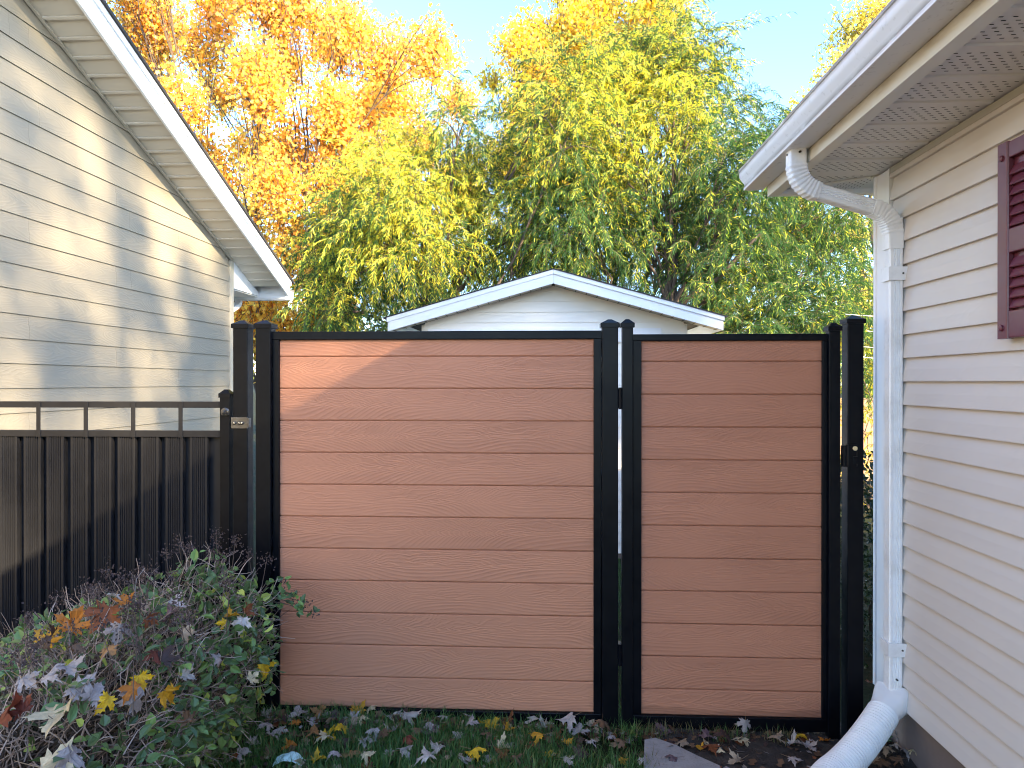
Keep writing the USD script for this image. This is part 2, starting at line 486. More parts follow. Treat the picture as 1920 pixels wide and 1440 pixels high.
# ------------------------------------------------------------------ house with cream siding (gable end towards the alley)
SLOPE = 0.387
WX, YC, ZC = -3.225, 7.10, 2.81


def rake_y(z):
    return YC + (ZC - z) / SLOPE                        # wall meets soffit at this y, for a height z


RIDGE_Y = 2.0
ridge_z = ZC + SLOPE * (YC - RIDGE_Y)
LH = thing("cream_house", "house with cream wood-grain siding and a steep gable roof above the black metal fence", "house", (WX, 2.0, 0))
k = 0
prof_t, prof_b = 0.002, 0.011
for i in range(-11, 22):
    z0 = 1.513 + 0.15 * i
    z1 = z0 + 0.156
    if z0 > ridge_z - 0.05:
        break
    yb, yt = min(YC - 0.002, rake_y(z0)), min(YC - 0.002, rake_y(z1))
    yb0, yt0 = 2 * RIDGE_Y - min(YC, rake_y(z0)), 2 * RIDGE_Y - min(YC, rake_y(z1))
    cuts = [yb0] + sorted(c for c in (rng.uniform(0.6, 3.2) + (i % 3) * 1.1, 6.1 - (i % 4) * 0.9) if yb0 + 0.4 < c < yt - 0.25) + [yb]
    for a, b in zip(cuts, cuts[1:]):
        a_t, b_t = (yt0 if a == yb0 else a), (yt if b == yb else b)
        e = 0.0006
        pts = []
        for (ya, zz, xo) in ((a + e, z0, prof_b), (a_t + e, z1, prof_t)):
            pts.append((ya, zz, xo))
        v = np.array([[WX + prof_b, a + e, z0], [WX + prof_b, b - e, z0], [WX + prof_t, b_t - e, z1], [WX + prof_t, a_t + e, z1],
                      [WX - 0.006, a + e, z0], [WX - 0.006, b - e, z0], [WX - 0.006, b_t - e, z1], [WX - 0.006, a_t + e, z1]])
        f = np.array([[0, 1, 2, 3], [4, 7, 6, 5], [0, 4, 5, 1], [3, 2, 6, 7], [0, 3, 7, 4], [1, 5, 6, 2]])
        part("siding_plank", (v, np.vstack([f[:, [0, 1, 2]], f[:, [0, 2, 3]]])), M["siding_cream"], LH)
# body behind the planks
body = extrude([(2 * RIDGE_Y - YC, -0.3), (YC + 0.05, -0.3), (YC + 0.05, ZC - 0.01), (RIDGE_Y, ridge_z - 0.01), (2 * RIDGE_Y - YC, ZC - 0.01)], "x", WX - 7.0, WX - 0.009)
part("wall", body, M["trim_cream"], LH)
part("corner_trim", cbox(WX - 0.004, WX + 0.022, YC, YC + 0.068, -0.2, 2.775, "z", 0.003), M["trim_cream"], LH)
part("foundation", box(WX - 6.9, WX + 0.002, 2 * RIDGE_Y - YC + 0.02, YC + 0.03, -0.6, -0.14), M["concrete_wall"], LH)
# raking soffit: one panel per 0.16 m of slope
OX = -2.90
cs, sn = 1 / math.hypot(1, SLOPE), SLOPE / math.hypot(1, SLOPE)
total = (7.80 - RIDGE_Y) / cs
n = int(total / 0.16)
for i in range(n):
    for sgn in (1, -1):
        if sgn < 0 and i > 12:
            continue
        s0, s1 = i * 0.16, (i + 1) * 0.16 - 0.001
        def at(s, d, x):
            y, z = RIDGE_Y + s * cs, ridge_z - s * sn
            return [x, RIDGE_Y + sgn * (y - RIDGE_Y + d * sn), z + d * cs]
        secs = [(s0, 0.004), (s0 + 0.006, -0.008), (s0 + 0.026, -0.008), (s0 + 0.032, 0.0), (s1, 0.0), (s1, 0.012), (s0, 0.012)]
        v = [at(s, d, x) for x in (WX + 0.012, OX - 0.002) for s, d in secs]
        m = len(secs)
        f = [[j, (j + 1) % m, m + (j + 1) % m, m + j] for j in range(m)]
        f = np.array(f)
        part("soffit_panel", (np.array(v), np.vstack([f[:, [0, 1, 2]], f[:, [0, 2, 3]]])), M["soffit_grey"], LH)
# trim strip where wall meets soffit
def raked(x0, x1, d0, d1, s0, s1, sgn=1):
    v = []
    for s in (s0, s1):
        for x, d in ((x0, d0), (x1, d0), (x1, d1), (x0, d1)):
            y, z = RIDGE_Y + s * cs, ridge_z - s * sn
            v.append([x, RIDGE_Y + sgn * (y - RIDGE_Y + d * sn), z + d * cs])
    f = np.array([[0, 1, 2, 3], [4, 7, 6, 5], [0, 4, 5, 1], [1, 5, 6, 2], [2, 6, 7, 3], [3, 7, 4, 0]])
    return np.array(v), np.vstack([f[:, [0, 1, 2]], f[:, [0, 2, 3]]])


s_end = (7.845 - RIDGE_Y) / cs
s_wall = (YC + 0.06 - RIDGE_Y) / cs
for sgn in (1, -1):
    part("trim_strip", raked(WX + 0.0125, WX + 0.03, -0.022, -0.0085, 0, s_wall, sgn), M["trim_cream"], LH)
    part("rake_fascia", raked(OX, OX + 0.018, -0.022, 0.125, 0, s_end, sgn), M["fascia"], LH)
    part("drip_edge", raked(OX + 0.0185, OX + 0.03, 0.105, 0.152, 0, s_end + 0.004, sgn), M["fascia"], LH)
    part("roof", raked(WX - 7.3, OX + 0.045, 0.1525, 0.175, 0, s_end + 0.03, sgn), M["shingle"], LH)
# boxed eave at the foot of the rake, its gutter and the top of a downspout
ez = 2.505
tri = [(YC + 0.07, ez), (7.83, ez), (7.83, ez + 0.03), (YC + 0.07, 2.80)]
part("eave_return", extrude(tri, "x", WX - 0.004, WX + 0.012), M["fascia"], LH)
part("eave_soffit", box(WX - 7, WX - 0.006, YC + 0.06, 7.83, ez - 0.012, ez - 0.002), M["soffit_white"], LH)
part("eave_fascia", box(WX - 7, OX - 0.004, 7.832, 7.85, ez - 0.03, ez + 0.11), M["fascia"], LH)
gp = [(7.852, ez + 0.07), (7.852, ez - 0.045), (7.93, ez - 0.045), (7.95, ez - 0.02), (7.965, ez + 0.03), (7.975, ez + 0.075), (7.965, ez + 0.075)]
part("gutter", extrude(gp, "x", WX - 7, OX + 0.03), M["gutter"], LH)
c0 = onY(448, 562, 7.9)
c1 = onY(447, 583, 7.75)
path = rounded_path([[c0[0], 7.9, ez - 0.04], [c0[0], 7.9, c0[2] - 0.05], [c0[0] - 0.02, 7.45, c1[2] - 0.11], [c0[0] - 0.05, 7.22, c1[2] - 0.15], [c0[0] - 0.05, 7.22, -0.1]], 0.06)
part("downspout", sweep(rrect(-0.035, 0.035, -0.027, 0.027, 0.008), path, side=(1, 0, 0)), M["spout"], LH, smooth=40)

# ------------------------------------------------------------------ house with beige siding (eaves along the alley)
RX, RY = 1.55, 3.33
RH = thing("beige_house", "house with beige lap siding, white gutter and maroon shutter at the alley's other side", "house", (RX, 0, 0))
for i in range(-14, 10):
    z0 = 1.553 + 0.1016 * i
    z1 = min(z0 + 0.106, 2.512)
    if z0 > 2.49:
        break
    pf = [(RX - 0.019, z0), (RX - 0.0195, z0 + 0.004), (RX - 0.0135, z0 + 0.05), (RX - 0.002, z1), (RX + 0.02, z1), (RX + 0.02, z0 + 0.006), (RX - 0.001, z0)]
    joint = [-5.0, RY - 0.004]
    part("siding_plank", extrude(pf, "y", *joint), M["siding_beige"], RH)
part("wall", box(RX + 0.022, RX + 8, -5.1, 3.46, 0.13, 2.9), M["trim_cream"], RH)
part("foundation", box(RX + 0.012, RX + 7.9, -5.0, 3.44, -0.6, 0.137), M["concrete_wall"], RH)
ct = [(RX - 0.022, RY), (RX - 0.022, RY + 0.012), (RX - 0.016, RY + 0.016), (RX - 0.016, RY + 0.13), (RX - 0.022, RY + 0.135), (RX - 0.022, RY + 0.155), (RX + 0.1, RY + 0.155), (RX + 0.1, RY + 0.135), (RX + 0.021, RY + 0.129), (RX + 0.021, RY)]
part("corner_trim", extrude(ct, "z", 0.125, 2.513), M["trim_white"], RH)
part("frieze_strip", extrude([(RX - 0.020, 2.487), (RX - 0.020, 2.5145), (RX - 0.0145, 2.5145), (RX - 0.0145, 2.487)], "y", -5, RY - 0.002), M["trim_cream"], RH)
EX = 1.115                                             # fascia face
EYE_END = 3.75
# flat soffit, a panel every 0.213 m, up to the mitre line from the wall corner to the eave corner
def mitre(x):
    return 3.47 + (RX - x) / (RX - EX - 0.02) * (EYE_END - 0.02 - 3.47)
for i in range(-16, 8):
    y0 = 2.133 + 0.2134 * i
    y1 = y0 + 0.2124
    poly = sg.Polygon([(EX + 0.022, y0), (RX + 0.03, y0), (RX + 0.03, y1), (EX + 0.022, y1)])
    lim = sg.Polygon([(EX, -6), (RX + 0.1, -6), (RX + 0.1, mitre(RX + 0.1) - 0.004), (EX, mitre(EX) - 0.004)])
    poly = poly.intersection(lim)
    if poly.is_empty or poly.area < 1e-4:
        continue
    prof = [(EX + 0.022, 0), (RX + 0.03, 0)]
    v, f = extrude(list(poly.exterior.coords)[:-1], "z", 2.522, 2.530)
    sp_ = part("soffit_panel", (v, f), M["soffit_white"], RH)
    # raised bead at the seam and rows of vent slots
    bead = extrude([(y0 + 0.001, 2.5218), (y0 + 0.005, 2.516), (y0 + 0.026, 2.516), (y0 + 0.030, 2.5218)], "x", EX + 0.024, RX - 0.022)
    if y0 + 0.03 < 3.4:
        part("seam_bead", bead, M["soffit_white"], sp_)
    sl = []
    if i > -3:
        for r in range(7):
            yy = y0 + 0.062 + r * 0.0205
            for q in range(14):
                xx = EX + 0.04 + q * 0.0385 + (r % 2) * 0.01925
                if xx + 0.013 < RX - 0.03 and yy < mitre(xx) - 0.03 and yy < mitre(xx + 0.012) - 0.03:
                    sl.append(box(xx, xx + 0.0125, yy, yy + 0.003, 2.5212, 2.5219))
        if sl:
            part("vent_slots", join(*sl), M["slot"], sp_, kind="stuff")
# soffit on the far side of the corner
far = []
for i in range(0, 26):
    x0 = EX + 0.03 + 0.2134 * i
    poly = sg.Polygon([(x0, 3.46), (x0 + 0.2124, 3.46), (x0 + 0.2124, EYE_END - 0.02), (x0, EYE_END - 0.02)])
    lim = sg.Polygon([(EX, mitre(EX) + 0.004), (RX, mitre(RX) + 0.004), (RX + 7, 3.474), (RX + 7, EYE_END), (EX, EYE_END)])
    poly = poly.intersection(lim)
    if poly.is_empty or poly.area < 1e-5:
        continue
    sp_ = part("soffit_panel", extrude(list(poly.exterior.coords)[:-1], "z", 2.522, 2.530), M["soffit_white"], RH)
    sl = []
    for r in range(7):
        xx = x0 + 0.06 + r * 0.0205
        for q in range(7):
            yy = 3.47 + q * 0.0385 + (r % 2) * 0.01925
            if yy + 0.0125 < EYE_END - 0.03 and yy > mitre(xx) + 0.02:
                sl.append(box(xx, xx + 0.003, yy, yy + 0.0125, 2.5212, 2.5219))
    if sl and i < 8:
        part("vent_slots", join(*sl), M["slot"], sp_, kind="stuff")
part("mitre_strip", join(sweep(rrect(-0.012, 0.012, -0.003, 0.003, 0.001, 1), [[RX - 0.03, mitre(RX - 0.03), 2.518], [EX + 0.03, mitre(EX + 0.03), 2.518]], side=(0.5, 0.8, 0))), M["soffit_white"], RH)
part("fascia", join(extrude([(EX, 2.498), (EX, 2.66), (EX + 0.02, 2.66), (EX + 0.02, 2.5205), (EX + 0.05, 2.5205), (EX + 0.05, 2.498)], "y", -5.5, EYE_END)), M["stained_fascia"], RH)
part("fascia", join(extrude([(EYE_END - 0.05, 2.4985), (EYE_END - 0.05, 2.521), (EYE_END - 0.02, 2.521), (EYE_END - 0.02, 2.66), (EYE_END - 0.0005, 2.66), (EYE_END - 0.0005, 2.4985)], "x", EX + 0.051, RX + 8)), M["fascia"], RH)
G0 = EX - 0.003
gprof = [(G0, 2.655), (G0, 2.552), (1.034, 2.548), (1.0115, 2.5475), (1.0105, 2.549), (1.0105, 2.5625), (1.0125, 2.5635), (1.0185, 2.5645), (1.0165, 2.574), (1.006, 2.592), (0.995, 2.606), (0.991, 2.622), (0.990, 2.640), (0.986, 2.643), (0.986, 2.654), (0.998, 2.654), (0.999, 2.647), (1.004, 2.620), (1.012, 2.603), (1.03, 2.575), (1.032, 2.560), (G0 - 0.006, 2.562), (G0 - 0.006, 2.655)]
GT = part("gutter", extrude(gprof, "y", -5.6, EYE_END + 0.06), M["gutter"], RH, smooth=25)
part("end_cap", extrude([(G0, 2.655), (G0, 2.550), (1.034, 2.546), (1.019, 2.549), (1.015, 2.562), (1.014, 2.580), (0.998, 2.597), (0.989, 2.615), (0.984, 2.654)], "y", EYE_END + 0.0605, EYE_END + 0.063), M["gutter"], GT)
gprof2 = [(EYE_END + 0.064 + (G0 - x), z) for x, z in gprof]
# hip roof
def slab_roof(q, t=0.03):
    q = np.array(q, float)
    nrm = np.cross(q[1] - q[0], q[2] - q[0])
    nrm /= np.linalg.norm(nrm)
    if nrm[2] < 0:
        nrm = -nrm
    m = len(q)
    v = np.vstack([q, q + nrm * t])
    f = [[0, j, j + 1] for j in range(1, m - 1)] + [[m, m + j + 1, m + j] for j in range(1, m - 1)]
    for j in range(m):
        f += [[j, (j + 1) % m, m + (j + 1) % m], [j, m + (j + 1) % m, m + j]]
    return v, np.array(f)
ex, ey = 1.045, EYE_END + 0.03
hx, hz = RX + 4.0, 2.664 + 0.4 * (RX + 4.0 - ex)
RF = part("roof", slab_roof([[ex, -5.6, 2.664], [hx, -5.6, hz], [hx, ey - (hx - ex), hz], [ex, ey, 2.664]]), M["shingle"], RH)
part("roof", slab_roof([[ex, ey, 2.664], [hx, ey - (hx - ex), hz], [2 * hx - ex, ey, 2.664]]), M["shingle"], RH)
part("roof", slab_roof([[2 * hx - ex, -5.6, 2.664], [hx, -5.6, hz], [hx, ey - (hx - ex), hz], [2 * hx - ex, ey, 2.664]]), M["shingle"], RH)

# downspout with ribbed faces, two elbows and two straps
def ribbed(w, d, r=0.006, rib=0.0035):
    pts = []
    def side(ax, ay, bx, by, nx, ny):
        for t, o in ((0.08, 0), (0.30, 0), (0.335, -rib), (0.37, 0), (0.43, 0), (0.465, -rib), (0.5, 0), (0.56, 0), (0.595, -rib), (0.63, 0), (0.69, 0), (0.725, -rib), (0.76, 0), (0.92, 0)):
            pts.append((ax + (bx - ax) * t + nx * o, ay + (by - ay) * t + ny * o))
    x, y = w / 2, d / 2
    side(-x, -y, x, -y, 0, -1)
    side(x, -y, x, y, 1, 0)
    side(x, y, -x, y, 0, 1)
    side(-x, y, -x, -y, -1, 0)
    return pts
sect = ribbed(0.058, 0.062, rib=0.005)
DSX, DSY = 1.502, 3.232
DS = part("downspout", sweep(sect, [[DSX, DSY, 0.16], [DSX, DSY, 1.0], [DSX, DSY, 2.262]], side=(1, 0, 0)), M["spout"], RH)
top = np.array([1.066, 3.175, 2.552])
pth = rounded_path([top, [1.066, 3.178, 2.40], [DSX - 0.004, DSY, 2.285], [DSX, DSY, 2.13]], 0.10, 21)
K0 = len(pth)
crimp = np.ones(K0)
crimp[3:20:2] = 1.075
crimp[24:41:2] = 1.075
part("elbow", sweep(rrect(-0.033, 0.033, -0.036, 0.036, 0.008, 2), pth[:22], side=(0, 1, 0), scale=crimp[:22]), M["spout"], DS)
dirv = pth[22] - pth[21]
part("offset_pipe", sweep([(b, a) for a, b in ribbed(0.062, 0.058, rib=0.005)][::-1], [pth[21] - dirv * 0.02, pth[21] + dirv * 0.5, pth[22] + dirv * 0.02], side=(0, 1, 0)), M["spout"], DS)
part("elbow", sweep(rrect(-0.033, 0.033, -0.034, 0.034, 0.008, 2), pth[22:], side=(0, 1, 0), scale=crimp[22:]), M["spout"], DS)
for zc in (2.02, 0.39):
    s_ = part("strap", join(box(DSX - 0.037, DSX - 0.031, DSY - 0.036, DSY + 0.037, zc - 0.03, zc + 0.03), box(DSX - 0.037, 1.549, DSY - 0.041, DSY - 0.0355, zc - 0.029, zc + 0.029)), M["spout"], DS)
    a_ = np.array([1.528, DSY - 0.0413, zc])
for zc, dx in ((2.02, 0.022), (0.39, 0.022), (0.262, 0.0)):
    part("screw", trimesh_pair := tube([[DSX + dx, DSY - 0.045, zc], [DSX + dx, DSY - 0.034, zc]], [0.004, 0.004], 8), M["steel"], DS)
for dx, dy in ((-0.036, 0.006), (0.004, -0.037)):
    part("rivet", tube([[top[0] + dx * 1.08, top[1] + dy * 1.08, 2.535], [top[0] + dx * 0.8, top[1] + dy * 0.8, 2.535]], [0.005, 0.005], 8), M["dark"], DS)

# shutter
SHY0, SHY1, SZ0, SZ1 = 2.10, 2.487, 1.693, 2.337
SHT = part("shutter", join(box(RX - 0.034, RX - 0.008, SHY0 + 0.004, SHY1 - 0.004, SZ0 + 0.004, SZ1 - 0.004)), M["maroon"], RH, label="maroon louvred shutter")
bev = lambda y0, y1, z0, z1, x0=-0.058: cbox(RX + x0, RX - 0.0335, y0, y1, z0, z1, "z", 0.006)
part("stile", bev(SHY1 - 0.055, SHY1, SZ0, SZ1), M["maroon"], SHT)
part("stile", bev(SHY0, SHY0 + 0.055, SZ0, SZ1), M["maroon"], SHT)
zm = 1.55 + (716.4 - 459) / F * 2.42
for z0, z1 in ((SZ1 - 0.055, SZ1 - 0.0015), (zm - 0.04, zm + 0.04), (SZ0 + 0.0015, SZ0 + 0.09)):
    part("rail", cbox(RX - 0.053, RX - 0.0337, SHY0 + 0.0555, SHY1 - 0.0555, z0, z1, "y", 0.004), M["maroon"], SHT)
z = SZ0 + 0.095
while z < SZ1 - 0.085:
    if not (zm - 0.075 < z < zm + 0.042):
        lv = [(RX - 0.0342, z + 0.034), (RX - 0.037, z + 0.034), (RX - 0.052, z + 0.006), (RX - 0.05, z + 0.002), (RX - 0.0342, z + 0.002)]
        part("slat", extrude(lv, "y", SHY0 + 0.0556, SHY1 - 0.0556), M["maroon"], SHT)
    z += 0.0335
for zc in (SZ1 - 0.05, SZ0 + 0.035):
    v, f = tube([[RX - 0.057, SHY1 - 0.028, zc], [RX - 0.064, SHY1 - 0.028, zc], [RX - 0.067, SHY1 - 0.028, zc]], [0.011, 0.010, 0.004], 12)
    part("screw_cap", (v, f), M["maroon"], SHT, smooth=40)

# corrugated hose on the foot of the downspout
HO = thing("drain_hose", "white corrugated drain hose sloping from the downspout's foot across the fallen leaves", "drain hose", (1.3, 3.0, -0.05))
hp = bez([1.515, 3.245, 0.175], [1.37, 3.10, 0.10], [1.26, 3.0, 0.045], [1.13, 2.89, 0.024], 60)
hp = np.vstack([hp, bez([1.128, 2.888, 0.0238], [1.0, 2.78, 0.02], [0.93, 2.62, 0.012], [0.9, 2.3, 0.01], 70)[1:]])
seg = np.concatenate([[0], np.cumsum(np.linalg.norm(np.diff(hp, axis=0), axis=1))])
L_ = seg[-1]
ss = np.arange(0, L_, 0.0021)
hp = np.stack([np.interp(ss, seg, hp[:, q]) for q in range(3)], 1)
cut = int(0.135 / 0.0021)
ring = 0.0605 + 0.0042 * np.clip(np.sin(2 * np.pi * ss / 0.0165) * 1.4, -1, 1)
circ = [(math.cos(a), math.sin(a)) for a in np.linspace(0, 2 * np.pi, 32, endpoint=False)]
part("corrugated_tube", sweep(circ, hp[cut:], side=(0.7, -0.7, 0), scale=ring[cut:]), M["hose"], HO, smooth=50)
# square-to-round connector: section morphs along the first stretch
K1 = cut + 4
v_all = []
Pc = hp[:K1:6]
Tc = np.gradient(Pc, axis=0)
Tc /= np.linalg.norm(Tc, axis=1, keepdims=True)
for q in range(len(Pc)):
    t = q / (len(Pc) - 1)
    t = t * t * (3 - 2 * t)
    U_ = np.array([0.7, -0.7, 0]) - Tc[q] * (Tc[q] @ np.array([0.7, -0.7, 0]))
    U_ /= np.linalg.norm(U_)
    W_ = np.cross(Tc[q], U_)
    for a in np.linspace(0, 2 * np.pi, 32, endpoint=False):
        ca, sa = math.cos(a), math.sin(a)
        rr_ = 1 / max(abs(ca) / 0.068, abs(sa) / 0.052)
        r_ = rr_ * (1 - t) + 0.060 * t
        v_all.append(Pc[q] + U_ * ca * r_ + W_ * sa * r_)
v_all = np.array(v_all)
kq, jq = np.meshgrid(np.arange(len(Pc) - 1), np.arange(32), indexing="ij")
A_, B_ = kq * 32 + jq, kq * 32 + (jq + 1) % 32
q4 = np.stack([A_, B_, B_ + 32, A_ + 32], -1).reshape(-1, 4)
part("connector", (v_all, np.vstack([q4[:, [0, 1, 2]], q4[:, [0, 2, 3]]])), M["hose"], HO, smooth=35)

# ------------------------------------------------------------------ wide privacy panel, narrow gate and their posts
PY0, PY1 = 3.34, 3.41


def post(parent, x0, x1, y0, y1, zt, base="post", zb=-0.3, rim=0.007, cap=0.018, pyr=0.017, mat=None):
    mat = mat or M["metal"]
    pp = part(base, cbox(x0, x1, y0, y1, zb, zt - 0.003, "z", 0.003, 3), mat, parent)
    cx0, cx1, cy0, cy1 = x0 - rim, x1 + rim, y0 - rim, y1 + rim
    mx, my = (x0 + x1) / 2, (y0 + y1) / 2
    v, f = cbox(cx0, cx1, cy0, cy1, zt - 0.022, zt - 0.002, "z", 0.0015, 2)
    e = 0.0015
    pv = np.array([[cx0 + e, cy0 + e, zt - 0.002], [cx1 - e, cy0 + e, zt - 0.002], [cx1 - e, cy1 - e, zt - 0.002], [cx0 + e, cy1 - e, zt - 0.002],
                   [mx - 0.008, my - 0.008, zt + pyr], [mx + 0.008, my - 0.008, zt + pyr], [mx + 0.008, my + 0.008, zt + pyr], [mx - 0.008, my + 0.008, zt + pyr]])
    pf = np.array([[0, 1, 5, 4], [1, 2, 6, 5], [2, 3, 7, 6], [3, 0, 4, 7], [4, 5, 6, 7]])
    part("post_cap", join((v, f), (pv, pf)), mat, pp)
    return pp


def boards(parent, x0, x1, lines, mat):
    for zt, zb in zip(lines, lines[1:]):
        e = 0.0012
        z0, z1 = zb + e, zt - e
        prof = [(3.3795, z0 + 0.005), (3.3840, z0), (3.3905, z0), (3.3905, z0 + 0.010), (3.402, z0 + 0.010), (3.402, z1 + 0.008), (3.3915, z1 + 0.008), (3.3915, z1), (3.3835, z1), (3.3795, z1 - 0.0035)]
        part("board", extrude(prof, "x", x0, x1), mat, parent)


WP = thing("privacy_panel", "wide brown wood-grain privacy panel in a black frame between two capped posts", "fence panel", (-0.54, 3.38, -0.04))
post(WP, -1.389, -1.317, PY0, PY1, 1.828)
post(WP, 0.244, 0.317, PY0, PY1, 1.825)
part("top_rail", cbox(-1.316, 0.243, 3.362, 3.412, 1.751, 1.79, "x", 0.003), M["metal"], WP)
part("bottom_rail", cbox(-1.316, 0.243, 3.362, 3.412, -0.05, 0.004, "x", 0.003), M["metal"], WP)
part("stile", cbox(-1.3155, -1.285, 3.3645, 3.409, 0.0045, 1.7505, "z", 0.003), M["metal"], WP)
part("stile", cbox(0.206, 0.2425, 3.3645, 3.409, 0.0045, 1.7505, "z", 0.003), M["metal"], WP)
boards(WP, -1.295, 0.215, [1.7525] + [1.671 - 0.1524 * i for i in range(11)] + [0.002], M["board"])

GA = thing("gate", "narrow brown wood-grain gate in a black frame beside the downspout", "gate", (0.84, 3.38, -0.06))
post(GA, 0.336, 0.386, 3.345, 3.395, 1.825)
post(GA, 1.272, 1.322, 3.345, 3.395, 1.805)
part("top_rail", cbox(0.387, 1.271, 3.362, 3.41, 1.741, 1.772, "x", 0.003), M["metal"], GA)
part("bottom_rail", cbox(0.387, 1.271, 3.362, 3.41, -0.055, 0.003, "x", 0.003), M["metal"], GA)
part("stile", cbox(0.3865, 0.427, 3.3645, 3.407, 0.0035, 1.7405, "z", 0.003), M["metal"], GA)
part("stile", cbox(1.249, 1.2715, 3.3645, 3.407, 0.0035, 1.7405, "z", 0.003), M["metal"], GA)
boards(GA, 0.42, 1.256, [1.7425] + [1.645 - 0.1524 * i for i in range(11)] + [0.001], M["board_gate"])
for zc in (1.475, 0.29):
    part("hinge", join(cbox(0.3175, 0.3355, 3.35, 3.40, zc - 0.045, zc + 0.045, "z", 0.004), tube([[0.327, 3.346, zc - 0.05], [0.327, 3.346, zc + 0.05]], 0.009, 10)), M["metal"], GA)

LP = thing("latch_post", "thick black post with a keyed gate latch, in front of the beige house's corner", "post", (1.39, 3.38, -0.07))
post(LP, 1.350, 1.421, 3.335, 3.406, 1.838)
kl = part("latch_case", join(cbox(1.338, 1.385, 3.312, 3.3345, 1.17, 1.268, "z", 0.008, 3), cbox(1.324, 1.349, 3.318, 3.352, 1.168, 1.262, "z", 0.006, 3)), M["metal"], LP)
part("lock_cylinder", tube([[1.372, 3.3125, 1.252], [1.372, 3.306, 1.252], [1.372, 3.305, 1.252]], [0.010, 0.010, 0.008], 14), M["brass"], kl, smooth=30)
part("button", cbox(1.362, 1.383, 3.306, 3.3118, 1.185, 1.215, "z", 0.004), M["metal"], kl)

NP = thing("fence_post", "tall black capped post with a steel hasp, beside the low metal fence", "post", (-1.46, 3.37, -0.04))
post(NP, -1.498, -1.428, PY0, PY1, 1.828)
br = part("hasp", join(cbox(-1.503, -1.426, 3.330, 3.3395, 1.33, 1.385, "x", 0.002), cbox(-1.4275, -1.419, 3.332, 3.36, 1.335, 1.38, "y", 0.002)), M["steel"], NP)
for dx in (-1.487, -1.463, -1.45):
    part("bolt", tube([[dx, 3.3302, 1.355], [dx, 3.318, 1.357], [dx, 3.316, 1.357]], [0.008, 0.007, 0.004], 8), M["steel"], br)

# ------------------------------------------------------------------ low black metal fence
MF = thing("metal_fence", "low black fence of ribbed upright metal slats with an open top rail", "fence", (-2.3, 3.37, -0.03))
FY = 3.36
ep = post(MF, -1.560, -1.512, 3.335, 3.383, 1.498, rim=0.005)
kb = part("knob", join(tube([[-1.530, 3.334, 1.408], [-1.530, 3.326, 1.408], [-1.530, 3.322, 1.408]], [0.021, 0.021, 0.014], 16), tube([[-1.528, 3.323, 1.408], [-1.524, 3.305, 1.407], [-1.52, 3.297, 1.406]], [0.010, 0.011, 0.005], 10)), M["steel"], ep)
x_end = -1.561
part("top_rail", cbox(-3.20, x_end, FY - 0.012, FY + 0.022, 1.427, 1.457, "x", 0.002), M["fence"], MF)
part("middle_rail", cbox(-3.20, x_end, FY - 0.0125, FY + 0.0225, 1.287, 1.318, "x", 0.002), M["fence"], MF)
part("bottom_rail", cbox(-3.20, x_end, FY - 0.012, FY + 0.022, 0.04, 0.075, "x", 0.002), M["fence"], MF)
for i, px in enumerate((341.5, 253, 164.5, 76, -12, -100)):
    X = onY(px, 780, FY)[0]
    part("picket", cbox(X - 0.0105, X + 0.0105, FY - 0.017, FY - 0.0128, 1.286, 1.4565, "z", 0.0015), M["fence"], MF)


def ribbed_slat(x0, w, y, deep, ribs):
    """A folded sheet-metal slat seen in plan: flat lips, fine ribs between, returned edges."""
    front = [(x0, y + deep), (x0, y + 0.002), (x0 + 0.002, y), (x0 + 0.012, y), (x0 + 0.014, y + 0.004)]
    a, b = x0 + 0.016, x0 + w - 0.016
    for r in range(ribs):
        u0 = a + (b - a) * r / ribs
        u1 = a + (b - a) * (r + 1) / ribs
        front += [(u0 + (u1 - u0) * 0.1, y + 0.006), (u0 + (u1 - u0) * 0.35, y + 0.002), (u0 + (u1 - u0) * 0.65, y + 0.002), (u0 + (u1 - u0) * 0.9, y + 0.006)]
    front += [(x0 + w - 0.014, y + 0.004), (x0 + w - 0.012, y), (x0 + w - 0.002, y), (x0 + w, y + 0.002), (x0 + w, y + deep)]
    return front + [(x0 + w - 0.003, y + deep)] + [(x0 + w - 0.003, y + 0.011), (x0 + 0.003, y + 0.011), (x0 + 0.003, y + deep)]


xr = [onY(px, 900, FY)[0] for px in (390, 343.3, 298.3, 253.3, 210, 165, 120.7, 76.7, 33.3, -10, -54, -98, -142)]
for i, X in enumerate(xr):
    w = 0.086
    part("slat", extrude(ribbed_slat(X - w, w, FY - (0.004 if i % 2 else 0.008), 0.022, 6), "z", 0.03, 1.2865), M["fence"], MF)
part("back_sheet", box(-3.20, x_end, FY + 0.026, FY + 0.030, 0.03, 1.2855), M["fence"], MF)

# ------------------------------------------------------------------ shed
SF, SW = 6.62, 6.90
SH = thing("shed", "small white gabled shed behind the brown panel", "shed", (0.04, 7.5, -0.13))
apex = onY(1037.5, 503, SF)
lt, rt = onY(725.5, 593.5, SF), onY(1358, 592, SF)
m_s = (apex[2] - lt[2]) / (apex[0] - lt[0])
ax = apex[0]
WHX0, WHX1 = ax - 1.27, ax + 1.27
wall_top = onY(1040.5, 536.5, SW)[2]


def gable_z(x):
    return wall_top - m_s * abs(x - ax)


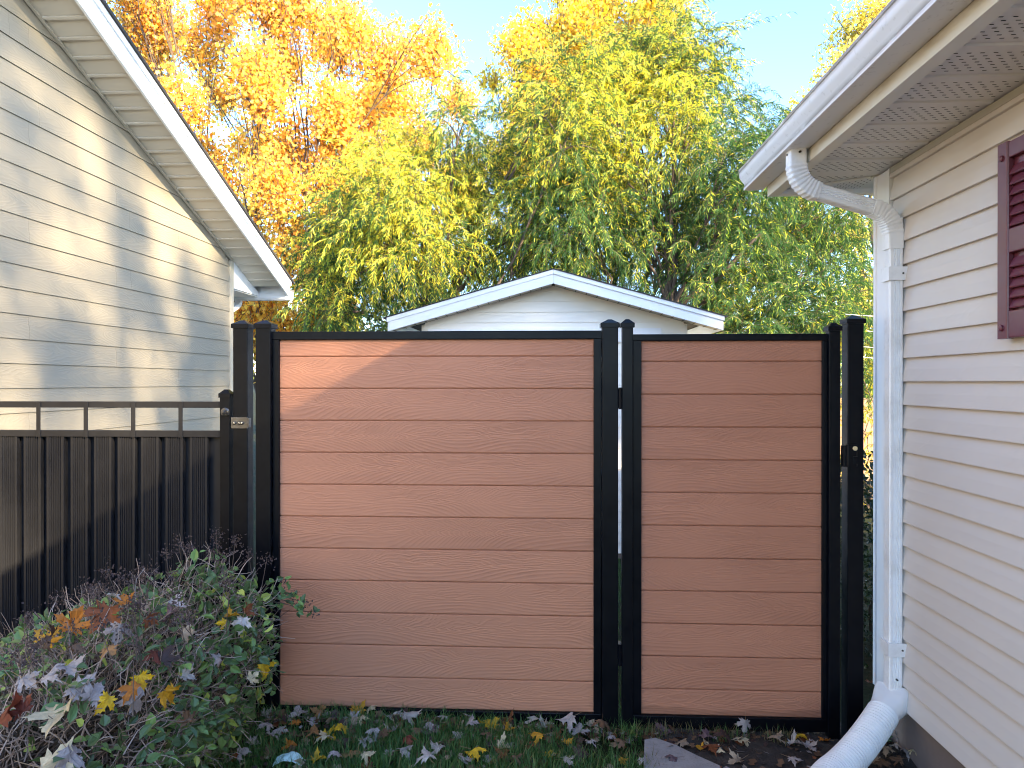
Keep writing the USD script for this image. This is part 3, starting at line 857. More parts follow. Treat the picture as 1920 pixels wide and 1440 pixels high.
z = -0.08
while z < wall_top:
    z1 = min(z + 0.1, wall_top)
    hw = min(1.27, (wall_top - z) / m_s)
    hw1 = min(1.27, max((wall_top - z1) / m_s, 0.004))
    v = np.array([[ax - hw, SW - 0.010, z], [ax + hw, SW - 0.010, z], [ax + hw1, SW - 0.001, z1 + 0.003], [ax - hw1, SW - 0.001, z1 + 0.003],
                  [ax - hw, SW + 0.01, z], [ax + hw, SW + 0.01, z], [ax + hw1, SW + 0.01, z1 + 0.003], [ax - hw1, SW + 0.01, z1 + 0.003]])
    f = np.array([[0, 1, 2, 3], [4, 7, 6, 5], [0, 4, 5, 1], [3, 2, 6, 7], [0, 3, 7, 4], [1, 5, 6, 2]])
    part("siding_plank", (v, np.vstack([f[:, [0, 1, 2]], f[:, [0, 2, 3]]])), M["shed_siding"], SH)
    z += 0.1
part("wall", extrude([(WHX0, -0.1), (WHX1, -0.1), (WHX1, gable_z(WHX1) - 0.01), (ax, wall_top - 0.01), (WHX0, gable_z(WHX0) - 0.01)], "y", SW + 0.0105, 9.4), M["shed_siding"], SH)
part("foundation", box(WHX0 + 0.02, WHX1 - 0.02, SW + 0.004, 9.3, -0.5, -0.085), M["concrete_wall"], SH)
part("header_trim", box(onY(803, 620, SW)[0], ax + 1.02, SW - 0.03, SW - 0.0105, 1.93, onY(900, 617, SW)[2]), M["trim_white"], SH)
half_l, half_r = apex[0] - lt[0], rt[0] - apex[0]
for sgn, half in ((-1, half_l), (1, half_r)):
    def P2(d, h):                                           # d metres from the apex, h below the top line
        return (ax + sgn * d, apex[2] - m_s * d - h)
    def strip(h0, h1, y0, y1, d0=0.0, d1=None):
        d1 = half if d1 is None else d1
        return extrude([P2(d0, h0), P2(d1, h0), P2(d1, h1), P2(d0, h1)], "y", y0, y1)
    part("rake_fascia", strip(0.052, 0.138, SF, SF + 0.018, 0.0008, half - 0.02), M["fascia"], SH)
    part("drip_edge", strip(0.012, 0.0515, SF - 0.012, SF + 0.018, 0.0008), M["fascia"], SH)
    part("roof", strip(0.001, 0.0118, SF - 0.02, 9.6, 0.0, half + 0.03), M["shingle"], SH)
    k_ = 0
    d = 0.01
    while d < half - 0.02:
        d1 = min(d + 0.098, half - 0.017)
        sp_ = part("soffit_panel", strip(0.112, 0.124, SF + 0.0185, SW - 0.011, d, d1), M["soffit_grey"], SH)
        part("groove", strip(0.1242, 0.1275, SF + 0.02, SW - 0.0112, d + 0.0, d + 0.004), M["slot"], sp_)
        d = d + 0.1
    part("eave_fascia", box(*sorted((P2(half - 0.016, 0)[0], P2(half - 0.004, 0)[0])), SF + 0.019, 9.5, P2(half, 0)[1] - 0.135, P2(half, 0)[1] - 0.02), M["fascia"], SH)

# ------------------------------------------------------------------ things seen through the gap beside the beige house
WF = thing("wooden_fence", "tan board fence far behind the gap beside the downspout", "fence", (4.5, 12.5, -0.13))
for i in range(34):
    x = 2.6 + i * 0.15
    part("board", box(x, x + 0.143, 12.5, 12.52, -0.2, 1.28 + 0.012 * ((i * 7) % 3)), M["wood_fence"], WF)
for i in range(2):
    part("rail", box(2.6, 7.7, 12.521, 12.56, 0.2 + 0.7 * i, 0.29 + 0.7 * i), M["wood_fence"], WF)
CB = thing("overhead_cable", "thin pale wires strung across the trees beside the latch post", "wire", (3.5, 8.4, 2.2))
for yy in (589.5, 618, 648, 668):
    a, b = onY(1585, yy - 0.5, 8.4), onY(1800, yy + 0.5, 8.4)
    t = np.linspace(0, 1, 14)[:, None]
    pts = a * (1 - t) + b * t
    pts[:, 2] -= 0.03 * 4 * t[:, 0] * (1 - t[:, 0])
    part("wire", tube(pts, 0.003, 5), M["cable"], CB)


# ------------------------------------------------------------------ foliage helpers
def unit(a):
    return a / np.maximum(np.linalg.norm(a, axis=-1, keepdims=True), 1e-9)


def leaf_faces(base, d, nrm, length, width, fold=0.25, droop=0.0):
    """Folded kite-shaped leaves: four vertices, two triangles each."""
    d = unit(d)
    s = unit(np.cross(d, nrm))
    nn = np.cross(s, d)
    L, Wd = length[:, None], width[:, None]
    mid = base + d * L * 0.42
    tip = base + d * L - nn * L * droop
    v = np.stack([base, mid + s * Wd * 0.5 + nn * Wd * fold, tip, mid - s * Wd * 0.5 + nn * Wd * fold], 1).reshape(-1, 3)
    a = np.arange(len(base))[:, None] * 4
    return v, np.concatenate([a + [0, 1, 2], a + [0, 2, 3]])


def broad_faces(base, d, nrm, length, width):
    """Rounded ovate leaves folded on the midrib: six vertices, four triangles."""
    d = unit(d)
    s = unit(np.cross(d, nrm))
    nn = np.cross(s, d)
    L, Wd = length[:, None], width[:, None]
    up = nn * Wd * 0.14
    v = np.stack([base, base + d * L * 0.28 + s * Wd * 0.5 + up, base + d * L * 0.66 + s * Wd * 0.42 + up, base + d * L - nn * L * 0.12,
                  base + d * L * 0.66 - s * Wd * 0.42 + up, base + d * L * 0.28 - s * Wd * 0.5 + up], 1).reshape(-1, 3)
    a = np.arange(len(base))[:, None] * 6
    return v, np.concatenate([a + [0, 1, 2], a + [0, 2, 3], a + [0, 3, 4], a + [0, 4, 5]])


def lobed_faces(base, d, nrm, size):
    """Small five-pointed maple leaves for a crown: a fan of six triangles."""
    d = unit(d)
    s = unit(np.cross(d, nrm))
    nn = np.cross(s, d)
    L = size[:, None]
    o = [(0, 0), (0.42, 0.12), (0.2, 0.36), (0.5, 0.62), (0.0, 1.0), (-0.5, 0.62), (-0.2, 0.36), (-0.42, 0.12)]
    v = np.stack([base + s * L * a + d * L * b + nn * L * (0.12 * abs(a) - 0.06 * b) for a, b in o], 1).reshape(-1, 3)
    a = np.arange(len(base))[:, None] * 8
    return v, np.concatenate([a + [0, 1, 2], a + [2, 3, 4], a + [0, 2, 4], a + [0, 4, 6], a + [4, 5, 6], a + [6, 7, 0]])


def pick(colors, w, n, r, jit=0.15):
    c = np.array(colors)[r.choice(len(colors), n, p=np.array(w) / np.sum(w))]
    return c * r.uniform(1 - jit, 1 + jit, (n, 1))


def ball(r, n, power=0.45):
    return unit(r.normal(size=(n, 3))) * (r.uniform(0, 1, (n, 1)) ** power)


def limbs(parent, base, r0, clumps, r, mat, splits=5, lean=0.35, rad=0.05, reach=(0.6, 0.8)):
    """Trunk stems from the base, and a curved limb from a stem to each clump."""
    base = np.array(base, float)
    cen = np.mean([c[0] for c in clumps], 0)
    topz = max(c[0][2] for c in clumps)
    stems = []
    for i in range(splits):
        ang = 2 * np.pi * i / splits + r.uniform(-0.4, 0.4)
        tip = np.array([cen[0] + lean * 2.2 * math.cos(ang), cen[1] + lean * 1.6 * math.sin(ang), base[2] + (topz - base[2]) * r.uniform(*reach)])
        b0 = base + [0.10 * math.cos(ang), 0.10 * math.sin(ang), 0]
        mid = b0 + (tip - b0) * 0.35 + [0.25 * math.cos(ang), 0.2 * math.sin(ang), 0.2]
        P = bez(b0, b0 * 0.8 + mid * 0.2 + [0, 0, 0.2], mid, tip, 24)
        P[1:-1] += r.normal(0, 0.025, (22, 3))
        stems.append(P)
        part("trunk", tube(P, np.linspace(r0, r0 * 0.12, 24), 9), mat, parent, smooth=60)
    ms = []
    for c, rr in clumps:
        best = min(stems, key=lambda P: np.min(np.linalg.norm(P - (c - [0, 0, 0.7]), axis=1)))
        j = int(np.argmin(np.linalg.norm(best[:20] - (c - [0, 0, 0.9]), axis=1)))
        j = min(max(j, 2), 19)
        a = best[j]
        h = (c - a)
        P = bez(a, a + h * 0.3 + [0, 0, 0.15], a + h * 0.65 + [0, 0, 0.25], c, 12)
        P[1:-1] += r.normal(0, 0.03, (10, 3))
        sc_ = min(1.0, rr / 0.5)
        ms.append(tube(P, np.linspace(rad * 0.55, rad * 0.13, 12) * sc_ ** 1.3, 6))
        for _ in range(4 if rr > 0.34 else 0):                                    # side boughs
            e = c + ball(r, 1)[0] * rr * 0.95
            s0 = P[r.integers(5, 11)]
            B = bez(s0, s0 + (e - s0) * 0.3 + [0, 0, 0.1], s0 + (e - s0) * 0.7 + [0, 0, 0.08], e, 8)
            ms.append(tube(B, np.linspace(rad * 0.3, rad * 0.07, 8), 5))
    part("branches", join(*ms), mat, parent, smooth=60, kind="stuff")


def drooping_crown(parent, clumps, r, per_m3, leaves_per, colours, mat, length=0.5, leafL=0.085, leafW=0.011, yellow=None, sag=1.0, extra=None):
    """Twigs that leave the clump outwards and hang, with narrow leaves along both sides."""
    starts, dirs = [], []
    for c, rr in clumps:
        n = int(per_m3 * rr ** 2.4)
        o = ball(r, n, 0.5)
        starts.append(c + o * rr)
        dirs.append(unit(o + r.normal(0, 0.45, (n, 3)) + [0, 0, 0.35]))
    S, D = np.vstack(starts), np.vstack(dirs)
    N, K = len(S), 8
    ln = r.uniform(0.6, 1.3, (N, 1)) * length
    P = np.zeros((N, K, 3))
    P[:, 0] = S
    d = D.copy()
    for k in range(1, K):
        P[:, k] = P[:, k - 1] + d * ln / (K - 1)
        d = unit(d + np.array([0, 0, -0.30 * sag]) + r.normal(0, 0.08, (N, 3)))
    if extra is not None:                                       # long arching sprays
        P = np.concatenate([P, extra])
        N = len(P)
        S = P[:, 0]
    tw = tubes(P, np.linspace(0.0042, 0.0014, K)[None] * np.ones((N, 1)), 3)
    part("twigs", tw, mat["twig"], parent, col=np.tile([0.10, 0.085, 0.035], (len(tw[0]), 1)), kind="stuff")
    t = np.tile(np.linspace(0.06, 1, leaves_per), (N, 1)) * (K - 1) + r.uniform(-0.1, 0.1, (N, leaves_per))
    t = np.clip(t, 0, K - 1.001)
    i0 = t.astype(int)
    fr = (t - i0)[..., None]
    ix = np.arange(N)[:, None]
    B = P[ix, i0] * (1 - fr) + P[ix, i0 + 1] * fr
    T = unit(P[ix, i0 + 1] - P[ix, i0])
    side = unit(np.cross(T, unit(r.normal(size=(N, 1, 3)) + [0, 0, 1.2])))
    sg_ = np.where(np.arange(leaves_per) % 2, 1.0, -1.0)[None, :, None]
    LD = unit(T * 0.75 + side * sg_ * 0.8 + np.array([0, 0, -0.45 * sag]) + r.normal(0, 0.25, B.shape))
    NR = unit(r.normal(size=B.shape) + [0.2, -0.3, 0.8])
    n = N * leaves_per
    B, LD, NR = B.reshape(-1, 3), LD.reshape(-1, 3), NR.reshape(-1, 3)
    v, f = leaf_faces(B, LD, NR, r.uniform(0.7, 1.2, n) * leafL, r.uniform(0.8, 1.25, n) * leafW, 0.2, 0.12)
    yf = np.clip(yellow(S) + r.normal(0, 0.17, N), 0.02, 0.98)
    yf = np.repeat(yf, leaves_per)
    u = r.uniform(0, 1, n)
    green, lime, gold = (np.array(c) for c in colours)
    c = np.where((u < yf * 0.62)[:, None], gold, np.where((u < 0.12 + yf * 0.9)[:, None], lime, green))
    c = c * r.uniform(0.75, 1.25, (n, 1))
    part("crown", (v, f), mat["leaf"], parent, col=np.repeat(c, 4, 0), kind="stuff")


def maple_crown(parent, clumps, r, per_m3, colours, weights, mat, size=0.085, tint=None, spread=0.13):
    B, D = [], []
    tw = []
    for c, rr in clumps:
        n = int(per_m3 * rr ** 2.4 / 9) + 2
        o = ball(r, n, 0.55)
        tipp = c + o * rr
        d = unit(o * 0.6 + r.normal(0, 0.4, (n, 3)) + [0, 0, 0.7])
        Lt = r.uniform(0.25, 0.5, (n, 1))
        P = np.stack([tipp - d * Lt * q + r.normal(0, 0.012, (n, 3)) for q in (1, 0.66, 0.33, 0)], 1)
        tw.append(P)
        q = 9
        t = r.uniform(0, 1, (n, q))
        B.append((tipp[:, None] - d[:, None] * Lt[:, None] * t[..., None] + r.normal(0, spread * 0.5, (n, q, 3))).reshape(-1, 3))
    P = np.vstack(tw)
    m = tubes(P, np.linspace(0.006, 0.002, 4)[None] * np.ones((len(P), 1)), 3)
    part("twigs", m, mat["twig"], parent, col=np.tile([0.07, 0.05, 0.04], (len(m[0]), 1)), kind="stuff")
    B = np.vstack(B)
    n = len(B)
    d = unit(r.normal(size=(n, 3)) + [0, 0, -0.55])
    nr = unit(r.normal(size=(n, 3)) * 0.9 + [0.3, -0.4, 0.6])
    v, f = lobed_faces(B, d, nr, r.uniform(0.65, 1.2, n) * size)
    c = pick(colours, weights, n, r, 0.2)
    if tint is not None:
        c = tint(B, c, r)
    part("crown", (v, f), mat["leaf"], parent, col=np.repeat(c, 8, 0), kind="stuff")


def clump_list(spots, Y, r, radius, dy=0.9):
    out = []
    for s in spots:
        px, py = s[0], s[1]
        rr = (s[2] if len(s) > 2 else 1.0) * radius
        out.append((onY(px + r.normal(0, 6), py + r.normal(0, 6), Y + r.uniform(-dy, dy)), rr * r.uniform(0.88, 1.12)))
    return out


# ------------------------------------------------------------------ trees
r1 = np.random.default_rng(11)
TM = thing("orange_maple", "many-stemmed maple with orange and gold leaves above the cream house's eave", "tree", (-4.4, 12.3, -0.13))
spots = []
for py in range(-150, 640, 82):
    right = np.interp(py, [-150, 0, 100, 200, 300, 400, 500, 640], [690, 720, 810, 875, 870, 800, 710, 650])
    left = np.interp(py, [-150, 0, 150, 300, 450, 640], [190, 235, 330, 400, 470, 430])
    for px in np.arange(left, right, 84):
        if r1.uniform() < (1.1 if py < 430 else 0.85):
            spots.append((px + r1.uniform(-22, 22), py + r1.uniform(-22, 22), r1.uniform(0.75, 1.15)))
spots += [(450, 600, .7), (500, 575, .8), (560, 600, .7), (610, 575, .8), (480, 640, .7), (660, 600, .6)]
cl = clump_list(spots, 12.3, r1, 0.62, 1.4)
limbs(TM, [-4.4, 12.3, -0.2], 0.085, cl, r1, M["bark"], 7, 0.75, 0.03, (0.45, 0.62))


def maple_tint(B, c, r):
    w = np.clip((B[:, 2] - 6.5) / 3.5 + 0.3 * (meshkit.fbm(B * 0.9, 3, 2) - 0.5) * 2, 0, 1)[:, None]
    pale = np.array([0.80, 0.58, 0.34]) * r.uniform(0.8, 1.2, (len(B), 1))
    return np.where(r.uniform(0, 1, (len(B), 1)) < w * 0.55, pale, c)


maple_crown(TM, cl, r1, 5600, [(0.84, 0.57, 0.13), (0.82, 0.46, 0.11), (0.85, 0.69, 0.17), (0.70, 0.30, 0.07)], [4, 2.6, 4, 0.8], {"leaf": M["maple"], "twig": M["twig"]}, 0.064, maple_tint)

r2 = np.random.default_rng(23)
TY = thing("golden_tree", "golden yellow tree rising behind the willow", "tree", (0.2, 15.0, -0.13))
spots = [(960, 70, .7), (1000, 130), (1050, 60), (1040, 170), (1110, 110), (1100, 20), (1150, -30), (1060, -60), (985, 200, .8), (1180, 70), (1240, 40), (1230, -40), (930, 140, .55), (1010, 260), (1110, 240), (1190, 180), (1000, 60, .8), (1080, 0), (1130, 60), (1040, 110), (1160, 140), (1270, 130, .8), (945, 290, .8), (1060, 330), (1160, 330), (870, 330, .7)]
cl = clump_list(spots, 15.0, r2, 0.72, 0.9)
limbs(TY, [0.4, 15.0, -0.2], 0.15, cl, r2, M["bark"], 4, 0.5, 0.05, (0.45, 0.6))
maple_crown(TY, cl, r2, 4300, [(0.76, 0.62, 0.10), (0.72, 0.48, 0.07), (0.70, 0.62, 0.20)], [4, 2.5, 2], {"leaf": M["maple"], "twig": M["twig"]}, 0.07)

r3 = np.random.default_rng(31)
TR = thing("pale_yellow_tree", "pale yellow tree showing above the white gutter of the beige house", "tree", (6.2, 14.0, -0.13))
spots = [(1530, 200, .8), (1570, 140), (1600, 70), (1650, 20), (1630, 130), (1680, 80), (1660, -50), (1720, -20), (1560, 230), (1640, 210), (1500, 270, .9), (1720, 120), (1490, 330), (1580, 320), (1680, 290), (1760, 200), (1600, 420), (1700, 420), (1500, 440), (1580, 560, .9), (1650, 620, .9), (1635, 520), (1640, 700, .8)]
cl = clump_list(spots, 14.0, r3, 0.68, 0.9)
limbs(TR, [6.4, 14.0, -0.2], 0.13, cl, r3, M["bark"], 4, 0.6, 0.05)
maple_crown(TR, cl, r3, 2800, [(0.76, 0.64, 0.18), (0.70, 0.54, 0.12), (0.56, 0.60, 0.16)], [4, 2, 2], {"leaf": M["maple"], "twig": M["twig"]}, 0.065)

r4 = np.random.default_rng(47)
TW = thing("willow", "broad willow with narrow green and yellow leaves hanging over the white shed", "tree", (0.6, 10.2, -0.13))
spots = []
for py in range(110, 640, 66):
    left = np.interp(py, [110, 200, 300, 400, 500, 640], [1150, 1000, 800, 660, 630, 640])
    right = np.interp(py, [110, 200, 300, 360, 450, 640], [1370, 1400, 1440, 1590, 1640, 1640])
    for px in np.arange(left, right + 1, 74):
        if py > 560 and 800 < px < 1300:
            continue
        if r4.uniform() < 0.93:
            spots.append((px + r4.uniform(-18, 18), py + r4.uniform(-18, 18), r4.uniform(0.8, 1.15)))
spots += [(1240, 60, .7), (1310, 75, .6), (1180, 70, .6), (1280, 10, .5), (860, 230, .6), (720, 300, .7), (690, 350, .8)]
cl = clump_list(spots, 10.0, r4, 0.52, 1.2)
arcs = []
for (ax0, ay0), (ax1, ay1), (ax2, ay2), cnt in (((1270, 150), (1340, 60), (1442, 22), 7), ((1250, 190), (1340, 105), (1418, 108), 7), ((1240, 90), (1300, 20), (1345, -5), 5), ((1330, 210), (1400, 165), (1440, 190), 6), ((1400, 250), (1470, 180), (1500, 215), 5), ((900, 240), (880, 180), (850, 215), 5)):
    for q in range(cnt):
        j = r4.normal(0, 9, 6)
        a_, b_, c_ = onY(ax0 + j[0] * 2, ay0 + j[1] * 2, 9.6), onY(ax1 + j[2], ay1 + j[3], 9.5), onY(ax2 + j[4] * 2.2 - 10, ay2 + abs(j[5]) * 1.2, 9.4)
        t_ = np.linspace(0, 1, 8)[:, None]
        arcs.append(a_ * (1 - t_) ** 2 + 2 * b_ * t_ * (1 - t_) + c_ * t_ ** 2)
arcs = np.array(arcs)
limbs(TW, [-1.0, 10.6, -0.2], 0.14, cl, r4, M["bark"], 6, 1.1, 0.05, (0.36, 0.52))


def willow_yellow(S):
    n = meshkit.fbm(S * 0.8, 3, 5)
    return 0.15 + 0.12 * (-S[:, 0] - 0.2) * (S[:, 0] < 0.2) + 0.16 * (S[:, 2] - 3.5) - 0.10 * np.clip(S[:, 0] - 0.2, 0, 5) + 2.1 * (n - 0.5)


drooping_crown(TW, cl, r4, 560, 38, [(0.055, 0.125, 0.035), (0.37, 0.46, 0.075), (0.74, 0.64, 0.08)], {"leaf": M["willow"], "twig": M["twig"]}, 0.52, 0.080, 0.0115, willow_yellow, 1.0, arcs)

r5 = np.random.default_rng(53)
YB = thing("yellow_shrub", "yellow-leaved shrub glimpsed through the gap between latch post and downspout", "shrub", (5.0, 9.6, -0.13))
cl = [(np.array([3.95 + r5.uniform(-0.5, 0.5), 9.4 + r5.uniform(-0.4, 0.4), z]), 0.36) for z in (0.2, 0.5, 0.8, 1.1, 1.4, 1.7, 2.0) for _ in range(2)]
limbs(YB, [4.0, 9.5, -0.2], 0.03, cl, r5, M["bark"], 3, 0.2, 0.02)
drooping_crown(YB, cl, r5, 160, 26, [(0.2, 0.22, 0.03), (0.45, 0.42, 0.04), (0.64, 0.5, 0.04)], {"leaf": M["willow"], "twig": M["twig"]}, 0.35, 0.07, 0.012, lambda S: np.full(len(S), 0.6))

# dark hedge behind the gap
HB = thing("dark_hedge", "dark evergreen hedge behind the latch post", "hedge", (2.2, 4.6, -0.1))
n = 7000
B = np.stack([rng.uniform(1.35, 3.0, n), rng.uniform(4.15, 5.0, n), -0.1 + 1.25 * rng.uniform(0, 1, n) ** 0.8], 1)
B[:, 2] *= 1 - 0.1 * meshkit.fbm(B * 3, 2, 1)
v, f = broad_faces(B, rng.normal(size=(n, 3)) + [0, -0.3, 0.2], rng.normal(size=(n, 3)) + [0, -1, 0.6], rng.uniform(0.025, 0.045, n), rng.uniform(0.014, 0.024, n))
part("foliage", (v, f), M["shrub"], HB, col=np.repeat(pick([(0.02, 0.035, 0.015), (0.035, 0.055, 0.02), (0.06, 0.07, 0.025)], [5, 3, 1], n, rng), 6, 0), kind="stuff")
st = np.stack([np.stack([rng.uniform(1.4, 2.95, 60), rng.uniform(4.25, 4.9, 60), np.full(60, -0.15)], 1)] * 5, 1)
st[:, :, 2] += np.linspace(0, 1.1, 5)[None]
st[:, 1:, :2] += np.cumsum(rng.normal(0, 0.04, (60, 4, 2)), 1)
m = tubes(st, np.linspace(0.012, 0.003, 5)[None] * np.ones((60, 1)), 4)
part("stems", m, M["twig"], HB, col=np.tile([0.06, 0.045, 0.03], (len(m[0]), 1)), kind="stuff")

# two tall trees behind the camera on the sunny side; they throw the dappled shade on the cream wall, the panel and the shed
r6 = np.random.default_rng(61)
T = thing("yard_tree", "leafy yard tree beyond the beige house roof, on the sunny side", "tree", (24.0, -14.8, -0.1))
cl = [(np.array([24.0, -14.8, 15.8]) + q, r6.uniform(0.42, 0.68)) for q in ball(r6, 48, 0.4) * np.array([2.4, 1.8, 1.6])]
limbs(T, [24.0, -14.8, -0.2], 0.16, cl, r6, M["bark"], 3, 0.4, 0.06)
DAP = [(0.10, 0.14, 0.03), (0.3, 0.25, 0.04)]
maple_crown(T, cl, r6, 520, DAP, [2, 1], {"leaf": M["maple"], "twig": M["twig"]}, 0.13)
T = thing("yard_tree", "thin leafy yard tree beside the beige house, nearer the street", "tree", (21.8, -15.4, -0.1))
cl = [(np.array([19.9, -15.1, 15.9]) + q, r6.uniform(0.45, 0.72)) for q in ball(r6, 30, 0.4) * np.array([2.5, 1.6, 1.7])]
low = [(np.array([19.4, -15.1, 13.1]) + q, r6.uniform(0.7, 0.95)) for q in ball(r6, 26, 0.6) * np.array([2.2, 1.2, 1.1])]
limbs(T, [21.8, -15.4, -0.2], 0.16, cl, r6, M["bark"], 3, 0.4, 0.04)
maple_crown(T, cl, r6, 230, DAP, [2, 1], {"leaf": M["maple"], "twig": M["twig"]}, 0.13)
maple_crown(T, low, r6, 18, DAP, [2, 1], {"leaf": M["maple"], "twig": M["twig"]}, 0.13)

# ------------------------------------------------------------------ spirea-like shrub before the metal fence
r7 = np.random.default_rng(71)
SB = thing("shrub", "scruffy twiggy shrub with sparse green leaves and dried flower heads before the metal fence", "shrub", (-1.8, 2.4, -0.03))


def shrub_top(X, Y):
    p_ = np.stack([np.asarray(X) * 3.2, np.asarray(Y) * 3.2, 0 * np.asarray(X)], -1)
    return 0.76 - 0.42 * np.clip(-1.50 - np.asarray(X), 0, 2) + 0.10 * (meshkit.fbm(p_, 3, 8) - 0.5) * 2 - 0.10 * np.clip(2.6 - np.asarray(Y), 0, 2)


XR = -1.17                                                # the face towards the panel


def shrub_inside(Pn, grow=0.0):
    """Signed depth below the clipped, round-shouldered surface (negative inside)."""
    X, Y, Z = Pn[..., 0], Pn[..., 1], Pn[..., 2]
    xr = XR - 0.10 * np.clip((3.0 - Y) / 1.5, 0, 1) * 0 + 0.07 * (meshkit.fbm(np.stack([X * 0, Y * 4, Z * 4], -1), 3, 3) - 0.5) * 2 - 0.18 * np.clip((0.35 - Z) / 0.35, 0, 1)
    a, b, c = X - xr, Z - shrub_top(X, Y), Y - 3.22
    R_ = 0.24
    a2, b2, c2 = np.maximum(a + R_, 0), np.maximum(b + R_, 0), np.maximum(c + R_, 0)
    return np.sqrt(a2 ** 2 + b2 ** 2 + c2 ** 2) - R_ - grow


def shrub_points(n, d0, d1):
    out = []
    while sum(map(len, out)) < n:
        c = np.stack([r7.uniform(-2.75, -0.95, 40000), r7.uniform(1.0, 3.25, 40000), r7.uniform(-0.02, 0.95, 40000)], 1)
        s = shrub_inside(c)
        out.append(c[(s > d0) & (s < d1)])
    return np.vstack(out)[:n]


eps = 0.01


def shrub_normal(P_):
    gr = np.stack([shrub_inside(P_ + np.eye(3)[q] * eps) - shrub_inside(P_ - np.eye(3)[q] * eps) for q in range(3)], 1)
    return unit(gr)


N = 7200
P0 = shrub_points(N, -0.22, -0.02)
nr = shrub_normal(P0)
d = unit(nr * 0.5 + [0, 0, 0.4] + r7.normal(0, 0.6, (N, 3)))
K = 6
P = np.zeros((N, K, 3))
P[:, 0] = P0
ln = r7.uniform(0.06, 0.17, (N, 1))
for k in range(1, K):
    P[:, k] = P[:, k - 1] + d * ln / (K - 1)
    d = unit(d + r7.normal(0, 0.22, (N, 3)) + nr * 0.05)
m = tubes(P, np.linspace(0.0021, 0.0009, K)[None] * r7.uniform(0.7, 1.4, (N, 1)), 3)
tc = pick([(0.23, 0.17, 0.14), (0.38, 0.305, 0.265), (0.11, 0.08, 0.066)], [4, 3, 2], N, r7)
part("twigs", m, M["twig"], SB, col=np.repeat(tc, K * 3, 0), kind="stuff")
N2 = 420
P0 = np.stack([r7.uniform(-2.3, -1.3, N2), r7.uniform(1.4, 3.05, N2), np.full(N2, -0.05)], 1)
tgt = shrub_points(N2, -0.2, -0.05)
t = np.linspace(0, 1, 8)[None, :, None]
P = P0[:, None] * (1 - t) + tgt[:, None] * t
P[:, :, 2] = P0[:, None, 2] + (tgt[:, None, 2] - P0[:, None, 2]) * (t[..., 0] ** 0.8)
P[:, 1:-1] += r7.normal(0, 0.02, (N2, 6, 3))
m = tubes(P, np.linspace(0.005, 0.0018, 8)[None] * np.ones((N2, 1)), 4)
part("stems", m, M["twig"], SB, col=np.tile([0.075, 0.055, 0.042], (len(m[0]), 1)), kind="stuff")
GREENS = [(0.080, 0.135, 0.055), (0.125, 0.215, 0.08), (0.19, 0.31, 0.085), (0.40, 0.47, 0.10)]
N = 13500
P0 = shrub_points(N, -0.13, 0.03)
keep = meshkit.fbm(P0 * 5.0, 3, 12) + 0.16 * (0.45 - P0[:, 2]) > r7.uniform(0.34, 0.66, N)
P0 = P0[keep]
N = len(P0)
nr = shrub_normal(P0)
v, f = broad_faces(P0, r7.normal(size=(N, 3)) + nr * 0.5, nr + r7.normal(0, 0.5, (N, 3)) + [0, 0, 0.6], r7.uniform(0.026, 0.056, N), r7.uniform(0.016, 0.034, N))
part("foliage", (v, f), M["shrub"], SB, col=np.repeat(pick(GREENS, [5, 4, 2, 0.7], N, r7), 6, 0), kind="stuff")
# the larger leaves one by one
N = 230
P0 = shrub_points(N, -0.02, 0.025)
nr = shrub_normal(P0)
D = r7.normal(size=(N, 3)) + nr * 0.5
NN = nr + r7.normal(0, 0.4, (N, 3)) + [0, -0.3, 0.5]
C = pick(GREENS, [2, 4, 3, 2.2], N, r7)
for i in range(N):
    L_ = r7.uniform(0.032, 0.056)
    v, f = broad_faces(P0[i:i + 1], D[i:i + 1], NN[i:i + 1], np.array([L_]), np.array([L_ * r7.uniform(0.5, 0.66)]))
    part("leaf", (v, f), M["shrub"], SB, col=np.tile(C[i], (6, 1)))
# dried flower heads on stalks above the top
N = 90
hx_ = r7.uniform(-2.6, -1.12, N)
hy_ = r7.uniform(1.9, 3.12, N)
for i in range(N):
    b = np.array([hx_[i], hy_[i], float(shrub_top(hx_[i], hy_[i])) - 0.10])
    tip = b + [r7.normal(0, 0.04), r7.normal(0, 0.03), r7.uniform(0.12, 0.23)]
    fh = part("dried_flower_head", tube(bez(b, b + [0, 0, 0.05], tip - [0, 0, 0.04], tip, 6), np.linspace(0.0018, 0.001, 6), 4), M["twig"], SB, col=np.tile([0.10, 0.07, 0.055], (6 * 4 + 2, 1)))
    n = 60
    o = tip + r7.normal(0, 1, (n, 3)) * [0.016, 0.016, 0.018] - [0, 0, 0.010]
    v, f = broad_faces(o, r7.normal(size=(n, 3)), r7.normal(size=(n, 3)), r7.uniform(0.005, 0.012, n), r7.uniform(0.004, 0.008, n))
    part("seed_cluster", (v, f), M["twig"], fh, col=np.repeat(pick([(0.055, 0.035, 0.035), (0.085, 0.055, 0.05)], [1, 1], n, r7), 6, 0), kind="stuff")
